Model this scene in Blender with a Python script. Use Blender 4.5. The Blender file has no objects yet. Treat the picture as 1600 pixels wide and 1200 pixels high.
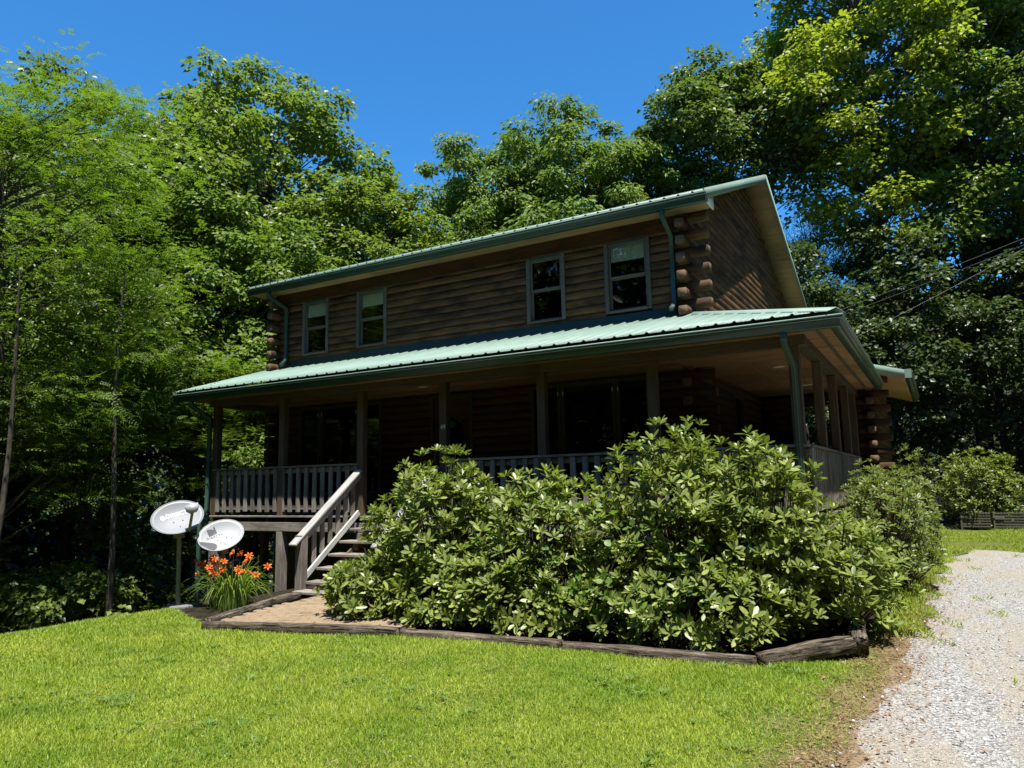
import bpy, bmesh, math, random
import numpy as np
from mathutils import Matrix, Vector, noise

D = bpy.data
SC = bpy.context.scene
COL = SC.collection
random.seed(7)
RNG = np.random.default_rng(7)

# ------------------------------------------------------------------ camera, sky, sun, exposure
CAM = Vector((3.21778, -9.16104, 0.43332))
_R = Vector((0.86562352, 0.50032274, -0.01931515))
_U = Vector((0.08588552, -0.11036712, 0.9901731))
_F = Vector((-0.49327436, 0.85877602, 0.13850686))
cd = D.cameras.new('camera')
cam = D.objects.new('camera', cd)
COL.objects.link(cam)
cam.matrix_world = Matrix(((_R.x, _U.x, -_F.x, CAM.x), (_R.y, _U.y, -_F.y, CAM.y), (_R.z, _U.z, -_F.z, CAM.z), (0, 0, 0, 1)))
cd.sensor_width = 36
cd.lens = 36 * 1150.97 / 1600
cd.clip_start = 0.05
cd.clip_end = 600
SC.camera = cam

SUN_DIR = Vector((0.253, -0.253, 1.0)).normalized()
w = D.worlds.new('World')
SC.world = w
w.use_nodes = True
wn = w.node_tree
sky = wn.nodes.new('ShaderNodeTexSky')
sky.sky_type = 'NISHITA'
sky.sun_disc = False
sky.sun_elevation = math.asin(SUN_DIR.z)
sky.sun_rotation = math.radians(135)
sky.altitude = 900
sky.air_density = 1.0
sky.dust_density = 0.0
sky.ozone_density = 6.0
bg = wn.nodes['Background']
bg.inputs['Strength'].default_value = 0.078
tint = wn.nodes.new('ShaderNodeMix')
tint.data_type = 'RGBA'
tint.blend_type = 'MULTIPLY'
tint.inputs[0].default_value = 1
tint.inputs[7].default_value = (.44, 1.13, 1.46, 1)
wn.links.new(sky.outputs[0], tint.inputs[6])
wn.links.new(tint.outputs[2], bg.inputs['Color'])
sl = D.lights.new('sun', 'SUN')
sl.energy = 5.0
sl.angle = math.radians(0.5)
sl.color = (1.0, 0.955, 0.88)
so = D.objects.new('sun', sl)
COL.objects.link(so)
so.rotation_euler = SUN_DIR.to_track_quat('Z', 'Y').to_euler()
so.location = (10, -10, 40)
SC.view_settings.view_transform = 'Standard'
SC.view_settings.look = 'None'
SC.view_settings.gamma = 1
SC.view_settings.exposure = 1.10
SC.view_settings.use_curve_mapping = False
SC.cycles.use_denoising = True
SC.cycles.denoising_prefilter = 'NONE'
SC.cycles.denoising_input_passes = 'RGB_ALBEDO_NORMAL'
SC.cycles.use_adaptive_sampling = False
SC.cycles.sample_clamp_indirect = 2.0
SC.cycles.max_bounces = 8
SC.cycles.transparent_max_bounces = 16

# ------------------------------------------------------------------ materials
MATS = {}


class NT:
    """Tiny node-tree builder."""

    def __init__(self, name):
        self.m = D.materials.new(name)
        self.m.use_nodes = True
        self.t = self.m.node_tree
        self.t.nodes.clear()
        self.out = self.n('OutputMaterial')
        MATS[name] = self.m

    def n(self, kind, **kw):
        nd = self.t.nodes.new('ShaderNode' + kind)
        for k, v in kw.items():
            setattr(nd, k, v)
        return nd

    def set(self, nd, **kw):
        for k, v in kw.items():
            s = nd.inputs[k]
            if hasattr(v, 'is_linked') and hasattr(v, 'node'):
                self.t.links.new(v, s)
            else:
                s.default_value = (*v, 1) if isinstance(v, tuple) and len(v) == 3 and s.type == 'RGBA' else v
        return nd

    def l(self, a, b):
        self.t.links.new(a, b)

    def math(self, op, a, b=None, c=None, clamp=False):
        nd = self.n('Math', operation=op, use_clamp=clamp)
        for i, v in enumerate((a, b, c)):
            if v is None:
                continue
            if hasattr(v, 'node'):
                self.l(v, nd.inputs[i])
            else:
                nd.inputs[i].default_value = v
        return nd.outputs[0]

    def mix(self, f, a, b):
        nd = self.n('Mix', data_type='RGBA')
        for s, v in ((nd.inputs[0], f), (nd.inputs[6], a), (nd.inputs[7], b)):
            if hasattr(v, 'node'):
                self.l(v, s)
            else:
                s.default_value = (*v, 1) if isinstance(v, tuple) else v
        return nd.outputs[2]

    def noise(self, vec, scale, detail=4, rough=.55, dist=0.0):
        nd = self.n('TexNoise')
        nd.inputs['Scale'].default_value = scale
        nd.inputs['Detail'].default_value = detail
        nd.inputs['Roughness'].default_value = rough
        nd.inputs['Distortion'].default_value = dist
        if vec is not None:
            self.l(vec, nd.inputs['Vector'])
        return nd.outputs['Fac']

    def ramp(self, f, lo, hi, a=0.0, b=1.0):
        nd = self.n('MapRange')
        nd.clamp = True
        self.l(f, nd.inputs[0])
        for i, v in enumerate((lo, hi, a, b)):
            nd.inputs[i + 1].default_value = v
        return nd.outputs[0]

    def obj_vec(self, scale=(1, 1, 1), jitter=20.0):
        tc = self.n('TexCoord')
        mp = self.n('Mapping')
        mp.inputs['Scale'].default_value = scale
        self.l(tc.outputs['Object'], mp.inputs[0])
        oi = self.n('ObjectInfo')
        j = self.math('MULTIPLY', oi.outputs['Random'], jitter)
        cx = self.n('CombineXYZ')
        for i in range(3):
            self.l(j, cx.inputs[i])
        ad = self.n('VectorMath', operation='ADD')
        self.l(mp.outputs[0], ad.inputs[0])
        self.l(cx.outputs[0], ad.inputs[1])
        self.rand = oi.outputs['Random']
        return ad.outputs[0]

    def bump(self, h, strength=.3, dist=.01):
        nd = self.n('Bump')
        nd.inputs['Strength'].default_value = strength
        nd.inputs['Distance'].default_value = dist
        self.l(h, nd.inputs['Height'])
        return nd.outputs[0]

    def done(self, col, rough=.6, normal=None, metallic=0.0, spec=.5, **kw):
        p = self.n('BsdfPrincipled')
        self.set(p, **{'Base Color': col, 'Roughness': rough, 'Metallic': metallic, 'Specular IOR Level': spec})
        for k, v in kw.items():
            self.set(p, **{k.replace('_', ' '): v})
        if normal is not None:
            self.l(normal, p.inputs['Normal'])
        self.l(p.outputs[0], self.out.inputs[0])
        self.p = p
        return self.m


def wood(name, light, dark, stain, stain_amt=.4, rough=.75, grain=1.0, spec=.25, bump=.35):
    t = NT(name)
    v = t.obj_vec((1.1 * grain, 16 * grain, 16 * grain))
    g = t.noise(v, 2.2, 6, .62, .6)
    fine = t.noise(t.obj_vec((3, 70, 70)), 3.0, 3, .6)
    v2 = t.obj_vec((.9, 3.0, 3.0))
    s = t.noise(v2, 1.6, 5, .6, .3)
    vo = t.n('TexVoronoi', feature='F1')
    vo.inputs['Scale'].default_value = 2.6
    t.l(t.obj_vec((.8, 2.0, 2.0)), vo.inputs['Vector'])
    knot = t.ramp(vo.outputs['Distance'], .07, .13, 1, 0)
    f = t.math('ADD', t.math('MULTIPLY', g, .75), t.math('MULTIPLY', fine, .35))
    col = t.mix(t.ramp(f, .35, .75), dark, light)
    col = t.mix(t.math('MULTIPLY', t.ramp(s, .45, .66), stain_amt), col, stain)
    col = t.mix(t.math('MULTIPLY', knot, .7), col, dark)
    r = t.ramp(t.rand, 0, 1, .78, 1.16)
    hs = t.n('HueSaturation')
    t.l(r, hs.inputs['Value'])
    t.l(col, hs.inputs['Color'])
    return t.done(hs.outputs[0], rough, t.bump(f, bump, .006), spec=spec)


wood('log_wood', (.105, .044, .016), (.034, .015, .006), (.018, .011, .007), .7)  # darker than the upper logs: porch shade is put into this colour
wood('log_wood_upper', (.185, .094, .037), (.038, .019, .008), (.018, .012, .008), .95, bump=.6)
wood('log_end_wood', (.30, .19, .12), (.15, .095, .065), (.10, .085, .08), .5)
t = NT('log_end')
v = t.obj_vec((0, 1, 1), 0.0)
nz_ = t.noise(v, 14, 4, .6)
sp = t.n('SeparateXYZ')
tcx = t.n('TexCoord')
t.l(tcx.outputs['Object'], sp.inputs[0])
rr0 = t.math('SQRT', t.math('ADD', t.math('POWER', sp.outputs['Y'], 2.0), t.math('POWER', sp.outputs['Z'], 2.0)))
ring = t.math('SINE', t.math('ADD', t.math('MULTIPLY', rr0, 520.0), t.math('MULTIPLY', nz_, 9.0)))
c = t.mix(t.ramp(ring, -1, 1), (.095, .060, .035), (.195, .130, .082))
c = t.mix(t.ramp(nz_, .56, .68), c, (.06, .042, .03))
t.done(c, .85, t.bump(nz_, .4, .006), spec=.15)
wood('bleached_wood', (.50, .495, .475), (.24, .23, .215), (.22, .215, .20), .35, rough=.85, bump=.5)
wood('grey_wood', (.33, .295, .25), (.115, .100, .082), (.06, .05, .042), .6, rough=.85, bump=.5)
wood('frame_wood', (.17, .16, .135), (.07, .068, .058), (.06, .06, .055), .5)
wood('porch_wood', (.135, .095, .058), (.060, .043, .027), (.05, .04, .03), .4)  # colour kept extra dark to carry the shade under the porch roof
wood('soffit_wood', (.36, .215, .095), (.20, .115, .050), (.13, .085, .05), .5, grain=.35, bump=.1)
wood('rake_soffit_wood', (.36, .235, .105), (.20, .125, .058), (.17, .12, .065), .7, grain=.3, bump=.1)
t = NT('timber_wood')
v = t.obj_vec((1.5, 13, 13))
g = t.noise(v, 2.0, 7, .68, 1.2)
ck = t.noise(t.obj_vec((.8, 22, 22)), 2.4, 4, .6, .8)
pt = t.noise(t.obj_vec((2.2, 4, 4)), 1.7, 5, .65)
c = t.mix(t.ramp(g, .36, .64), (.030, .024, .018), (.185, .150, .112))
c = t.mix(t.ramp(ck, .56, .62), c, (.008, .007, .006))
c = t.mix(t.math('MULTIPLY', t.ramp(pt, .55, .7), .55), c, (.30, .27, .22))
t.done(c, .95, t.bump(t.math('SUBTRACT', g, t.ramp(ck, .54, .64)), 1.0, .02), spec=.1)
wood('lattice_wood', (.15, .135, .10), (.085, .078, .06), (.12, .11, .09), .4)


def paint(name, col, rough=.38, var=.12, spec=.5, metallic=0.0, dirt=(.10, .11, .10), dirt_amt=.25):
    t = NT(name)
    v = t.obj_vec((1, 1, 1))
    n1 = t.noise(v, 1.7, 5, .6)
    n2 = t.noise(v, 26, 3, .6)
    c = t.mix(t.math('MULTIPLY', t.ramp(n1, .4, .75), dirt_amt), col, dirt)
    hs = t.n('HueSaturation')
    t.l(t.ramp(n2, .3, .7, 1 - var, 1 + var), hs.inputs['Value'])
    t.l(c, hs.inputs['Color'])
    return t.done(hs.outputs[0], t.ramp(n1, .3, .7, rough - .06, rough + .1), t.bump(n2, .05, .004), metallic=metallic, spec=spec)


paint('roof_metal', (.165, .245, .200), .50, .05, .3, dirt=(.25, .31, .27), dirt_amt=.4)
paint('gutter_metal', (.028, .062, .048), .36, .05, dirt=(.05, .08, .065), dirt_amt=.2)
paint('dish_grey', (.185, .198, .215), .5, .02, dirt=(.17, .18, .185), dirt_amt=.3)
paint('dish_white', (.265, .275, .288), .5, .02, dirt=(.24, .245, .245), dirt_amt=.25)
paint('galvanised', (.20, .195, .18), .5, .1)
paint('grey_plastic', (.28, .29, .31), .5, .04)
paint('white_paint', (.8, .8, .8), .5, .03)
paint('dark_print', (.035, .037, .042), .5, .03)
paint('dark_door', (.035, .03, .026), .5, .1)
paint('blind_cloth', (.55, .57, .50), .8, .05)
paint('concrete', (.16, .155, .145), .9, .15, dirt=(.13, .13, .11), dirt_amt=.6)
paint('black_cable', (.16, .16, .16), .4, .05)
paint('lamp_white', (.6, .57, .5), .5, .03)
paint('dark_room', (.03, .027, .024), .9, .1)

# window glass: see-through with a mirror reflection that grows at grazing angles
t = NT('glass')
tr = t.n('BsdfTransparent')
tr.inputs[0].default_value = (.80, .84, .80, 1)
gl = t.n('BsdfGlossy')
gl.inputs['Roughness'].default_value = .012
geo = t.n('NewGeometry')
dt = t.n('VectorMath', operation='DOT_PRODUCT')
t.l(geo.outputs['Normal'], dt.inputs[0])
t.l(geo.outputs['Incoming'], dt.inputs[1])
ct = t.math('SUBTRACT', 1.0, t.math('ABSOLUTE', dt.outputs['Value']), clamp=True)
fres = t.math('ADD', .045, t.math('MULTIPLY', t.math('POWER', ct, 5.0), .95))
mx = t.n('MixShader')
t.l(fres, mx.inputs[0])
t.l(tr.outputs[0], mx.inputs[1])
t.l(gl.outputs[0], mx.inputs[2])
t.l(mx.outputs[0], t.out.inputs[0])


def leafmat(name, col, col2, trans=.35, rough=.42, spec=.5, tint=(.9, 1.0, .35), var=.22, patch=2.0, pw=.4):
    """Leaf: glossy diffuse top plus light shining through; every leaf (mesh island or object) varies."""
    t = NT(name)
    geo = t.n('NewGeometry')
    oi = t.n('ObjectInfo')
    rnd = t.math('FRACT', t.math('ADD', geo.outputs['Random Per Island'], oi.outputs['Random']))
    tc = t.n('TexCoord')
    pn = t.noise(tc.outputs['Object'], patch, 4, .65)
    f = t.math('ADD', t.math('MULTIPLY', rnd, 1 - pw), t.math('MULTIPLY', t.ramp(pn, .32, .68), pw))
    c = t.mix(f, col, col2)
    hs = t.n('HueSaturation')
    r2 = t.math('FRACT', t.math('MULTIPLY', rnd, 7.31))
    t.l(t.ramp(r2, 0, 1, 1 - var, 1 + var), hs.inputs['Value'])
    t.l(c, hs.inputs['Color'])
    p = t.n('BsdfPrincipled')
    t.set(p, **{'Base Color': hs.outputs[0], 'Roughness': rough, 'Specular IOR Level': spec * .7})
    tb = t.n('BsdfTranslucent')
    mul = t.mix(1.0, hs.outputs[0], hs.outputs[0])
    mm = t.n('Mix', data_type='RGBA', blend_type='MULTIPLY')
    mm.inputs[0].default_value = 1
    t.l(mul, mm.inputs[6])
    mm.inputs[7].default_value = (*[x * 1.9 for x in tint], 1)
    t.l(mm.outputs[2], tb.inputs[0])
    mx = t.n('MixShader')
    mx.inputs[0].default_value = trans
    t.l(p.outputs[0], mx.inputs[1])
    t.l(tb.outputs[0], mx.inputs[2])
    t.l(mx.outputs[0], t.out.inputs[0])
    return t.m


leafmat('leaf_maple', (.098, .148, .030), (.165, .210, .044), .36)
leafmat('leaf_oak', (.080, .118, .032), (.128, .172, .048), .30, rough=.42)
leafmat('leaf_chestnut', (.088, .142, .028), (.148, .205, .042), .32, rough=.48, spec=.35)
leafmat('leaf_locust', (.074, .128, .017), (.130, .188, .026), .42, rough=.55)
leafmat('leaf_poplar', (.170, .210, .026), (.255, .285, .040), .42)
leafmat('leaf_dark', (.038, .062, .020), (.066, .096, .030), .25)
leafmat('needle_pine', (.024, .042, .024), (.036, .058, .032), .1)
leafmat('leaf_rhododendron', (.064, .114, .020), (.240, .268, .062), .26, rough=.40, spec=.5, var=.32)
leafmat('leaf_laurel', (.095, .140, .030), (.165, .190, .055), .28, rough=.4)
leafmat('leaf_lily', (.10, .17, .03), (.18, .25, .05), .35, rough=.4)
leafmat('leaf_vine', (.085, .165, .025), (.12, .20, .035), .4, rough=.45)
leafmat('grass_blade', (.148, .235, .024), (.325, .362, .062), .42, rough=.5, spec=.3, patch=1.3, var=.42, pw=.72)
leafmat('petal_orange', (.60, .075, .012), (.66, .20, .02), .3, rough=.5, tint=(1, .7, .5))
leafmat('bud_yellow', (.55, .30, .05), (.45, .35, .06), .3, rough=.5, tint=(1, .8, .4))


def bark(name, c1, c2):
    t = NT(name)
    tc = t.n('TexCoord')
    mp = t.n('Mapping')
    mp.inputs['Scale'].default_value = (6, 6, 1.2)
    t.l(tc.outputs['Object'], mp.inputs[0])
    n1 = t.noise(mp.outputs[0], 2.5, 6, .65)
    n2 = t.noise(tc.outputs['Object'], .9, 4, .6)
    c = t.mix(t.ramp(n1, .35, .65), c1, c2)
    c = t.mix(t.math('MULTIPLY', t.ramp(n2, .5, .65), .5), c, (.16, .17, .14))
    return t.done(c, .9, t.bump(n1, .8, .03), spec=.2)


bark('bark_brown', (.050, .040, .030), (.11, .09, .07))
bark('bark_grey', (.09, .085, .075), (.20, .19, .17))
bark('twig', (.035, .026, .018), (.07, .05, .034))

# ------------------------------------------------------------------ object helpers
WM = {}


def link(o, parent=None, M=None):
    M = M if M is not None else Matrix.Identity(4)
    COL.objects.link(o)
    if parent is not None:
        o.parent = parent
        o.matrix_basis = WM[parent.name].inverted() @ M
    else:
        o.matrix_basis = M
    WM[o.name] = M
    return o


def tag(o, label=None, cat=None, group=None, kind=None):
    for k, v in (('label', label), ('category', cat), ('group', group), ('kind', kind)):
        if v:
            o[k] = v
    return o


def empty(name, loc=(0, 0, 0), parent=None, label=None, cat=None, group=None):
    o = D.objects.new(name, None)
    o.empty_display_size = .1
    link(o, parent, Matrix.Translation(Vector(loc)))
    return tag(o, label, cat, group)


def mesh_np(name, V, F, mat, smooth=False):
    """V (n,3), F list of (m,k) index arrays."""
    me = D.meshes.new(name)
    V = np.asarray(V, np.float32)
    Fs = [np.asarray(f, np.int32) for f in (F if isinstance(F, list) else [F]) if len(f)]
    me.vertices.add(len(V))
    me.vertices.foreach_set('co', V.ravel())
    nl = sum(f.size for f in Fs)
    me.loops.add(nl)
    me.loops.foreach_set('vertex_index', np.concatenate([f.ravel() for f in Fs]))
    npoly = sum(len(f) for f in Fs)
    me.polygons.add(npoly)
    tot = np.concatenate([np.full(len(f), f.shape[1], np.int32) for f in Fs])
    st = np.concatenate([[0], np.cumsum(tot)[:-1]]).astype(np.int32)
    me.polygons.foreach_set('loop_start', st)
    me.polygons.foreach_set('loop_total', tot)
    if smooth:
        me.polygons.foreach_set('use_smooth', np.ones(npoly, bool))
    me.update(calc_edges=True)
    me.materials.append(MATS[mat])
    return me


def mesh_obj(name, V, F, mat, parent=None, M=None, smooth=False):
    return link(D.objects.new(name, mesh_np(name, V, F, mat, smooth)), parent, M)


def frame(x, up):
    x = Vector(x).normalized()
    up = Vector(up)
    z = (up - x * up.dot(x))
    if z.length < 1e-6:
        z = Vector((0, 1, 0)) - x * x.y
    z.normalize()
    y = z.cross(x)
    return x, y, z


def mat4(x, y, z, o):
    return Matrix(((x.x, y.x, z.x, o.x), (x.y, y.y, z.y, o.y), (x.z, y.z, z.z, o.z), (0, 0, 0, 1)))


_bc = {}


def box_mesh(L, W, H, mat, bev):
    k = (round(L, 3), round(W, 3), round(H, 3), mat, bev)
    if k in _bc:
        return _bc[k]
    a, b, c = L / 2, W / 2, H / 2
    e = min(bev, a * .45, b * .45, c * .45)
    bm = bmesh.new()
    for sx in (-1, 1):
        for sy in (-1, 1):
            for sz in (-1, 1):
                bm.verts.new((sx * a, sy * (b - e), sz * (c - e)))
                bm.verts.new((sx * (a - e), sy * b, sz * (c - e)))
                bm.verts.new((sx * (a - e), sy * (b - e), sz * c))
    bmesh.ops.convex_hull(bm, input=bm.verts)
    me = D.meshes.new('board')
    bm.to_mesh(me)
    bm.free()
    me.materials.append(MATS[mat])
    _bc[k] = me
    return me


def board(name, p0, p1, w, h, mat, parent=None, up=(0, 0, 1), bev=.006):
    """A board from p0 to p1; w is its width across, h its size along up."""
    p0, p1 = Vector(p0), Vector(p1)
    x, y, z = frame(p1 - p0, up)
    return link(D.objects.new(name, box_mesh((p1 - p0).length, w, h, mat, bev)), parent, mat4(x, y, z, (p0 + p1) / 2))


def box(name, lo, hi, mat, parent=None, bev=.006):
    """Axis-aligned box whose grain runs along its longest side."""
    lo, hi = Vector(lo), Vector(hi)
    d = hi - lo
    c = (lo + hi) / 2
    if d.x >= d.y and d.x >= d.z:
        return board(name, (lo.x, c.y, c.z), (hi.x, c.y, c.z), d.y, d.z, mat, parent, bev=bev)
    if d.y >= d.z:
        return board(name, (c.x, lo.y, c.z), (c.x, hi.y, c.z), d.x, d.z, mat, parent, bev=bev)
    return board(name, (c.x, c.y, lo.z), (c.x, c.y, hi.z), d.x, d.y, mat, parent, up=(0, 1, 0), bev=bev)


def sweep(name, path, prof, mat, parent=None, up=(0, 0, 1), closed=True, cap=True, smooth=False):
    """Sweep a profile of (side, up) points along a path with mitred corners."""
    P = [Vector(p) for p in path]
    n = len(P)
    V, F = [], []
    k = len(prof)
    for i in range(n):
        d0 = (P[i] - P[i - 1]).normalized() if i > 0 else (P[1] - P[0]).normalized()
        d1 = (P[i + 1] - P[i]).normalized() if i < n - 1 else d0
        b = (d0 + d1).normalized()
        x, y, z = frame(d0, up)
        for (s, u) in prof:
            q = y * s + z * u
            q = q - d0 * (q.dot(b) / d0.dot(b))
            V.append(tuple(P[i] + q))
    kk = k if closed else k - 1
    for i in range(n - 1):
        for j in range(kk):
            a, b2 = i * k + j, i * k + (j + 1) % k
            F.append((a, b2, b2 + k, a + k))
    Fs = [np.array(F)]
    if cap and closed:
        Fs.append(np.array([list(range(k))[::-1]]))
        Fs.append(np.array([[(n - 1) * k + j for j in range(k)]]))
    o = mesh_obj(name, V, Fs, mat, parent, None, smooth)
    return o


def recentre(o):
    """Put an object's origin at its bounding-box base so the texture and the frame are its own."""
    return o


# ------------------------------------------------------------------ terrain
def _fade(a, b, x):
    t = np.clip((x - a) / (b - a), 0, 1)
    return t * t * (3 - 2 * t)


def Hn(x, y):
    x, y = np.asarray(x, float), np.asarray(y, float)
    t = np.maximum(0, -5.85 - x)
    d = np.where(t < .9, .2 * t * t, .162 + .36 * (t - .9))
    z = -1.15 - 4.6 * np.tanh(d / 4.6) * _fade(30, 8, np.maximum(y, 0) * .6)
    z = z + .03 * np.sin(x * .9 + .4 * y) * np.cos(y * .7) * _fade(2.0, 6, np.hypot(x - 3, y + 9))
    z = z + .10 * _fade(3, 16, y) * (x > 0)
    r = np.hypot(x + 2, y - 6)
    z = z + np.maximum(0, r - 34) * .30 * _fade(34, 48, r)
    z = z - .06 * _fade(2.4, 3.4, x) * _fade(9, 5, y) * .6
    return z


def H(x, y):
    return float(Hn(x, y))


BED = [(-4.35, -3.23), (-3.0, -2.78), (-1.9, -2.6), (-1.0, -2.46), (-.1, -2.45), (.7, -2.52), (1.72, -2.36), (2.42, -1.55)]


def bed_front(x):
    return np.interp(x, [p[0] for p in BED], [p[1] for p in BED])


DRV_Y = [-30, -14, -9.0, -6.0, -4.5, -2.75, .13, 3.4, 6.0, 8.3, 9.3]
DRV_X = [1.2, 2.0, 2.30, 2.46, 2.55, 2.66, 2.84, 2.88, 3.02, 3.2, 3.6]


def drive_left(y):
    return np.interp(y, DRV_Y, DRV_X)


def in_drive(x, y):
    return (x > drive_left(y)) & (x < 7.6) & (y < 9.3)


def in_bed(x, y):
    front = (x > -4.4) & (x < 2.42) & (y > bed_front(x) - .02)
    side = (x > -12) & (x < 2.5) & (y > -1.2)
    left = (x <= -4.35) & (y > -3.15 - .40 * (x + 4.35))
    return (front | side | left) & (y < 14) & ~((x > 2.3) & (y > 7.6))


def lawn_mask(x, y):
    a = ~in_bed(x, y) & ~in_drive(x, y) & (y < 0) & (x > -8.5) & (y > -30)
    edge = drive_left(y) - x
    b = (y >= 0) & (y < 17.2) & (x > 2.2) & (x < 9) & ~in_drive(x, y) & ~in_bed(x, y)
    return (a & (edge > -.02)) | b


def dirt_amount(x, y):
    e = drive_left(y) - x
    nz = .09 * np.sin(y * 3.1 + 1) + .06 * np.sin(y * 7.7 + x * 3)
    d = .8 * _fade(.36, .04, e + nz) * (e > -.6) * (y < 8.8) * (y > -12)
    return d * _fade(.4, -1.6, y) + .35 * d * (1 - _fade(.4, -1.6, y))


gx = np.unique(np.concatenate([np.arange(-160, -16, 6), np.arange(-16, -9, .7), np.arange(-9, 8.01, .16), np.arange(8, 18, .8), np.arange(18, 161, 6)]).round(3))
gy = np.unique(np.concatenate([np.arange(-130, -20, 6), np.arange(-20, -11, .8), np.arange(-11, 3, .16), np.arange(3, 20, .4), np.arange(20, 201, 6)]).round(3))
GX, GY = np.meshgrid(gx, gy)
GZ = Hn(GX, GY)
nx, ny = len(gx), len(gy)
idx = np.arange(nx * ny).reshape(ny, nx)
Fq = np.stack([idx[:-1, :-1], idx[:-1, 1:], idx[1:, 1:], idx[1:, :-1]], -1).reshape(-1, 4)

t = NT('ground_earth')
tc = t.n('TexCoord')
pos = tc.outputs['Object']
n1 = t.noise(pos, .7, 5, .6)
n2 = t.noise(pos, 9, 5, .65)
n3 = t.noise(pos, 55, 3, .6)
at1 = t.n('Attribute', attribute_name='grassy')
at2 = t.n('Attribute', attribute_name='dirt')
litter = t.mix(t.ramp(n2, .35, .65), (.012, .010, .006), (.034, .028, .016))
lawn = t.mix(t.ramp(n2, .35, .65), (.055, .075, .014), (.12, .13, .035))
dirt = t.mix(t.ramp(n3, .35, .65), (.110, .078, .044), (.215, .160, .098))
c = t.mix(t.ramp(t.math('ADD', at1.outputs['Fac'], t.math('MULTIPLY', t.math('SUBTRACT', n2, .5), .5)), .35, .6), litter, lawn)
c = t.mix(t.ramp(t.math('ADD', at2.outputs['Fac'], t.math('MULTIPLY', t.math('SUBTRACT', n2, .5), .9)), .32, .6), c, dirt)
t.done(c, .95, t.bump(t.math('ADD', n2, t.math('MULTIPLY', n3, .6)), .6, .03), spec=.1)
ground = mesh_obj('ground', np.stack([GX, GY, GZ], -1).reshape(-1, 3), Fq, 'ground_earth', smooth=True)
tag(ground, 'rolling ground under the lawn, the beds and the woods', None, kind='structure')
me = ground.data
for nm, arr in (('grassy', lawn_mask(GX, GY).astype(np.float32)), ('dirt', dirt_amount(GX, GY).astype(np.float32))):
    a = me.attributes.new(nm, 'FLOAT', 'POINT')
    a.data.foreach_set('value', arr.ravel().astype(np.float32))

# gravel driveway sheet
dy = np.arange(-16, 9.31, .2)
du = np.linspace(0, 1, 30)
DY, DU = np.meshgrid(dy, du, indexing='ij')
wob = .07 * np.sin(DY * 2.3) + .05 * np.sin(DY * 5.9 + 1) + .03 * np.sin(DY * 13)
DX = drive_left(DY) + wob * (1 - DU) + DU * (7.6 - drive_left(DY))
DYY = np.where(DY > 9.0, DY + .25 * np.sin(DX * 2.1) - .25 * np.cos(DX * 1.2), DY)
DZ = Hn(DX, DYY) + .012 - .02 * (DU == 0) - .02 * (DU == 1)
di = np.arange(DY.size).reshape(DY.shape)
Fd = np.stack([di[:-1, :-1], di[:-1, 1:], di[1:, 1:], di[1:, :-1]], -1).reshape(-1, 4)
t = NT('gravel_road')
tc = t.n('TexCoord')
pos = tc.outputs['Object']
vo = t.n('TexVoronoi')
vo.inputs['Scale'].default_value = 62
vo.inputs['Randomness'].default_value = 1
t.l(pos, vo.inputs['Vector'])
vo2 = t.n('TexVoronoi')
vo2.inputs['Scale'].default_value = 95
t.l(pos, vo2.inputs['Vector'])
sep = t.n('SeparateColor')
t.l(vo.outputs['Color'], sep.inputs[0])
n1 = t.noise(pos, .9, 5, .6)
n2 = t.noise(pos, 30, 4, .6)
sx = t.n('SeparateXYZ')
t.l(pos, sx.inputs[0])
stone = t.mix(t.ramp(sep.outputs[0], .1, .95), (.17, .165, .155), (.46, .45, .43))
sand = t.mix(t.ramp(n2, .3, .7), (.265, .235, .185), (.385, .350, .285))
mp = t.n('Mapping')
mp.inputs['Scale'].default_value = (1.6, .35, 1)
t.l(pos, mp.inputs[0])
n4 = t.noise(mp.outputs[0], 1.1, 4, .6, .4)
c = t.mix(t.ramp(n4, .44, .60), stone, sand)
n5 = t.noise(pos, 1.6, 4, .6)
c = t.mix(t.math('MULTIPLY', t.ramp(n5, .62, .72), .45), c, (.20, .20, .075))
c = t.mix(t.math('MULTIPLY', t.ramp(n2, .58, .7), .35), c, (.17, .13, .09))
t.done(c, .92, t.bump(t.math('ADD', vo.outputs['Distance'], t.math('MULTIPLY', vo2.outputs['Distance'], .6)), .9, .02), spec=.2)
o = mesh_obj('driveway', np.stack([DX, DYY, DZ], -1).reshape(-1, 3), Fd, 'gravel_road', smooth=True)
tag(o, 'pale crushed stone driveway running past the house side', None, kind='structure')

# loose stones on the driveway
N = 42000
sx_, sy_ = RNG.uniform(1.9, 7.0, N), -8.6 + 14.6 * RNG.random(N) ** 1.35
dd = np.hypot(sx_ - 3.2, sy_ + 9.2)
k = in_drive(sx_ + .05 + RNG.normal(0, .13, N), sy_) & (RNG.random(N) < np.clip(5 / dd, .15, 1))
band = .5 + .5 * np.sin((sx_ - drive_left(sy_)) * 4.2 - .6 + .4 * np.sin(sy_ * .8))
k &= RNG.random(N) < .25 + .75 * band
sx_, sy_ = sx_[k], sy_[k]
n = len(sx_)
octv = np.array([[1, 0, 0], [0, 1, 0], [-1, 0, 0], [0, -1, 0], [0, 0, .7], [0, 0, -.7]], float)
octf = np.array([[0, 1, 4], [1, 2, 4], [2, 3, 4], [3, 0, 4], [1, 0, 5], [2, 1, 5], [3, 2, 5], [0, 3, 5]])
s = RNG.uniform(.0035, .010, n) * (1 + .9 * (RNG.random(n) < .12))
V = octv[None] * (s[:, None, None] * RNG.uniform(.6, 1.35, (n, 6, 3)))
a = RNG.uniform(0, 6.28, n)
ca, sa = np.cos(a), np.sin(a)
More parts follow.
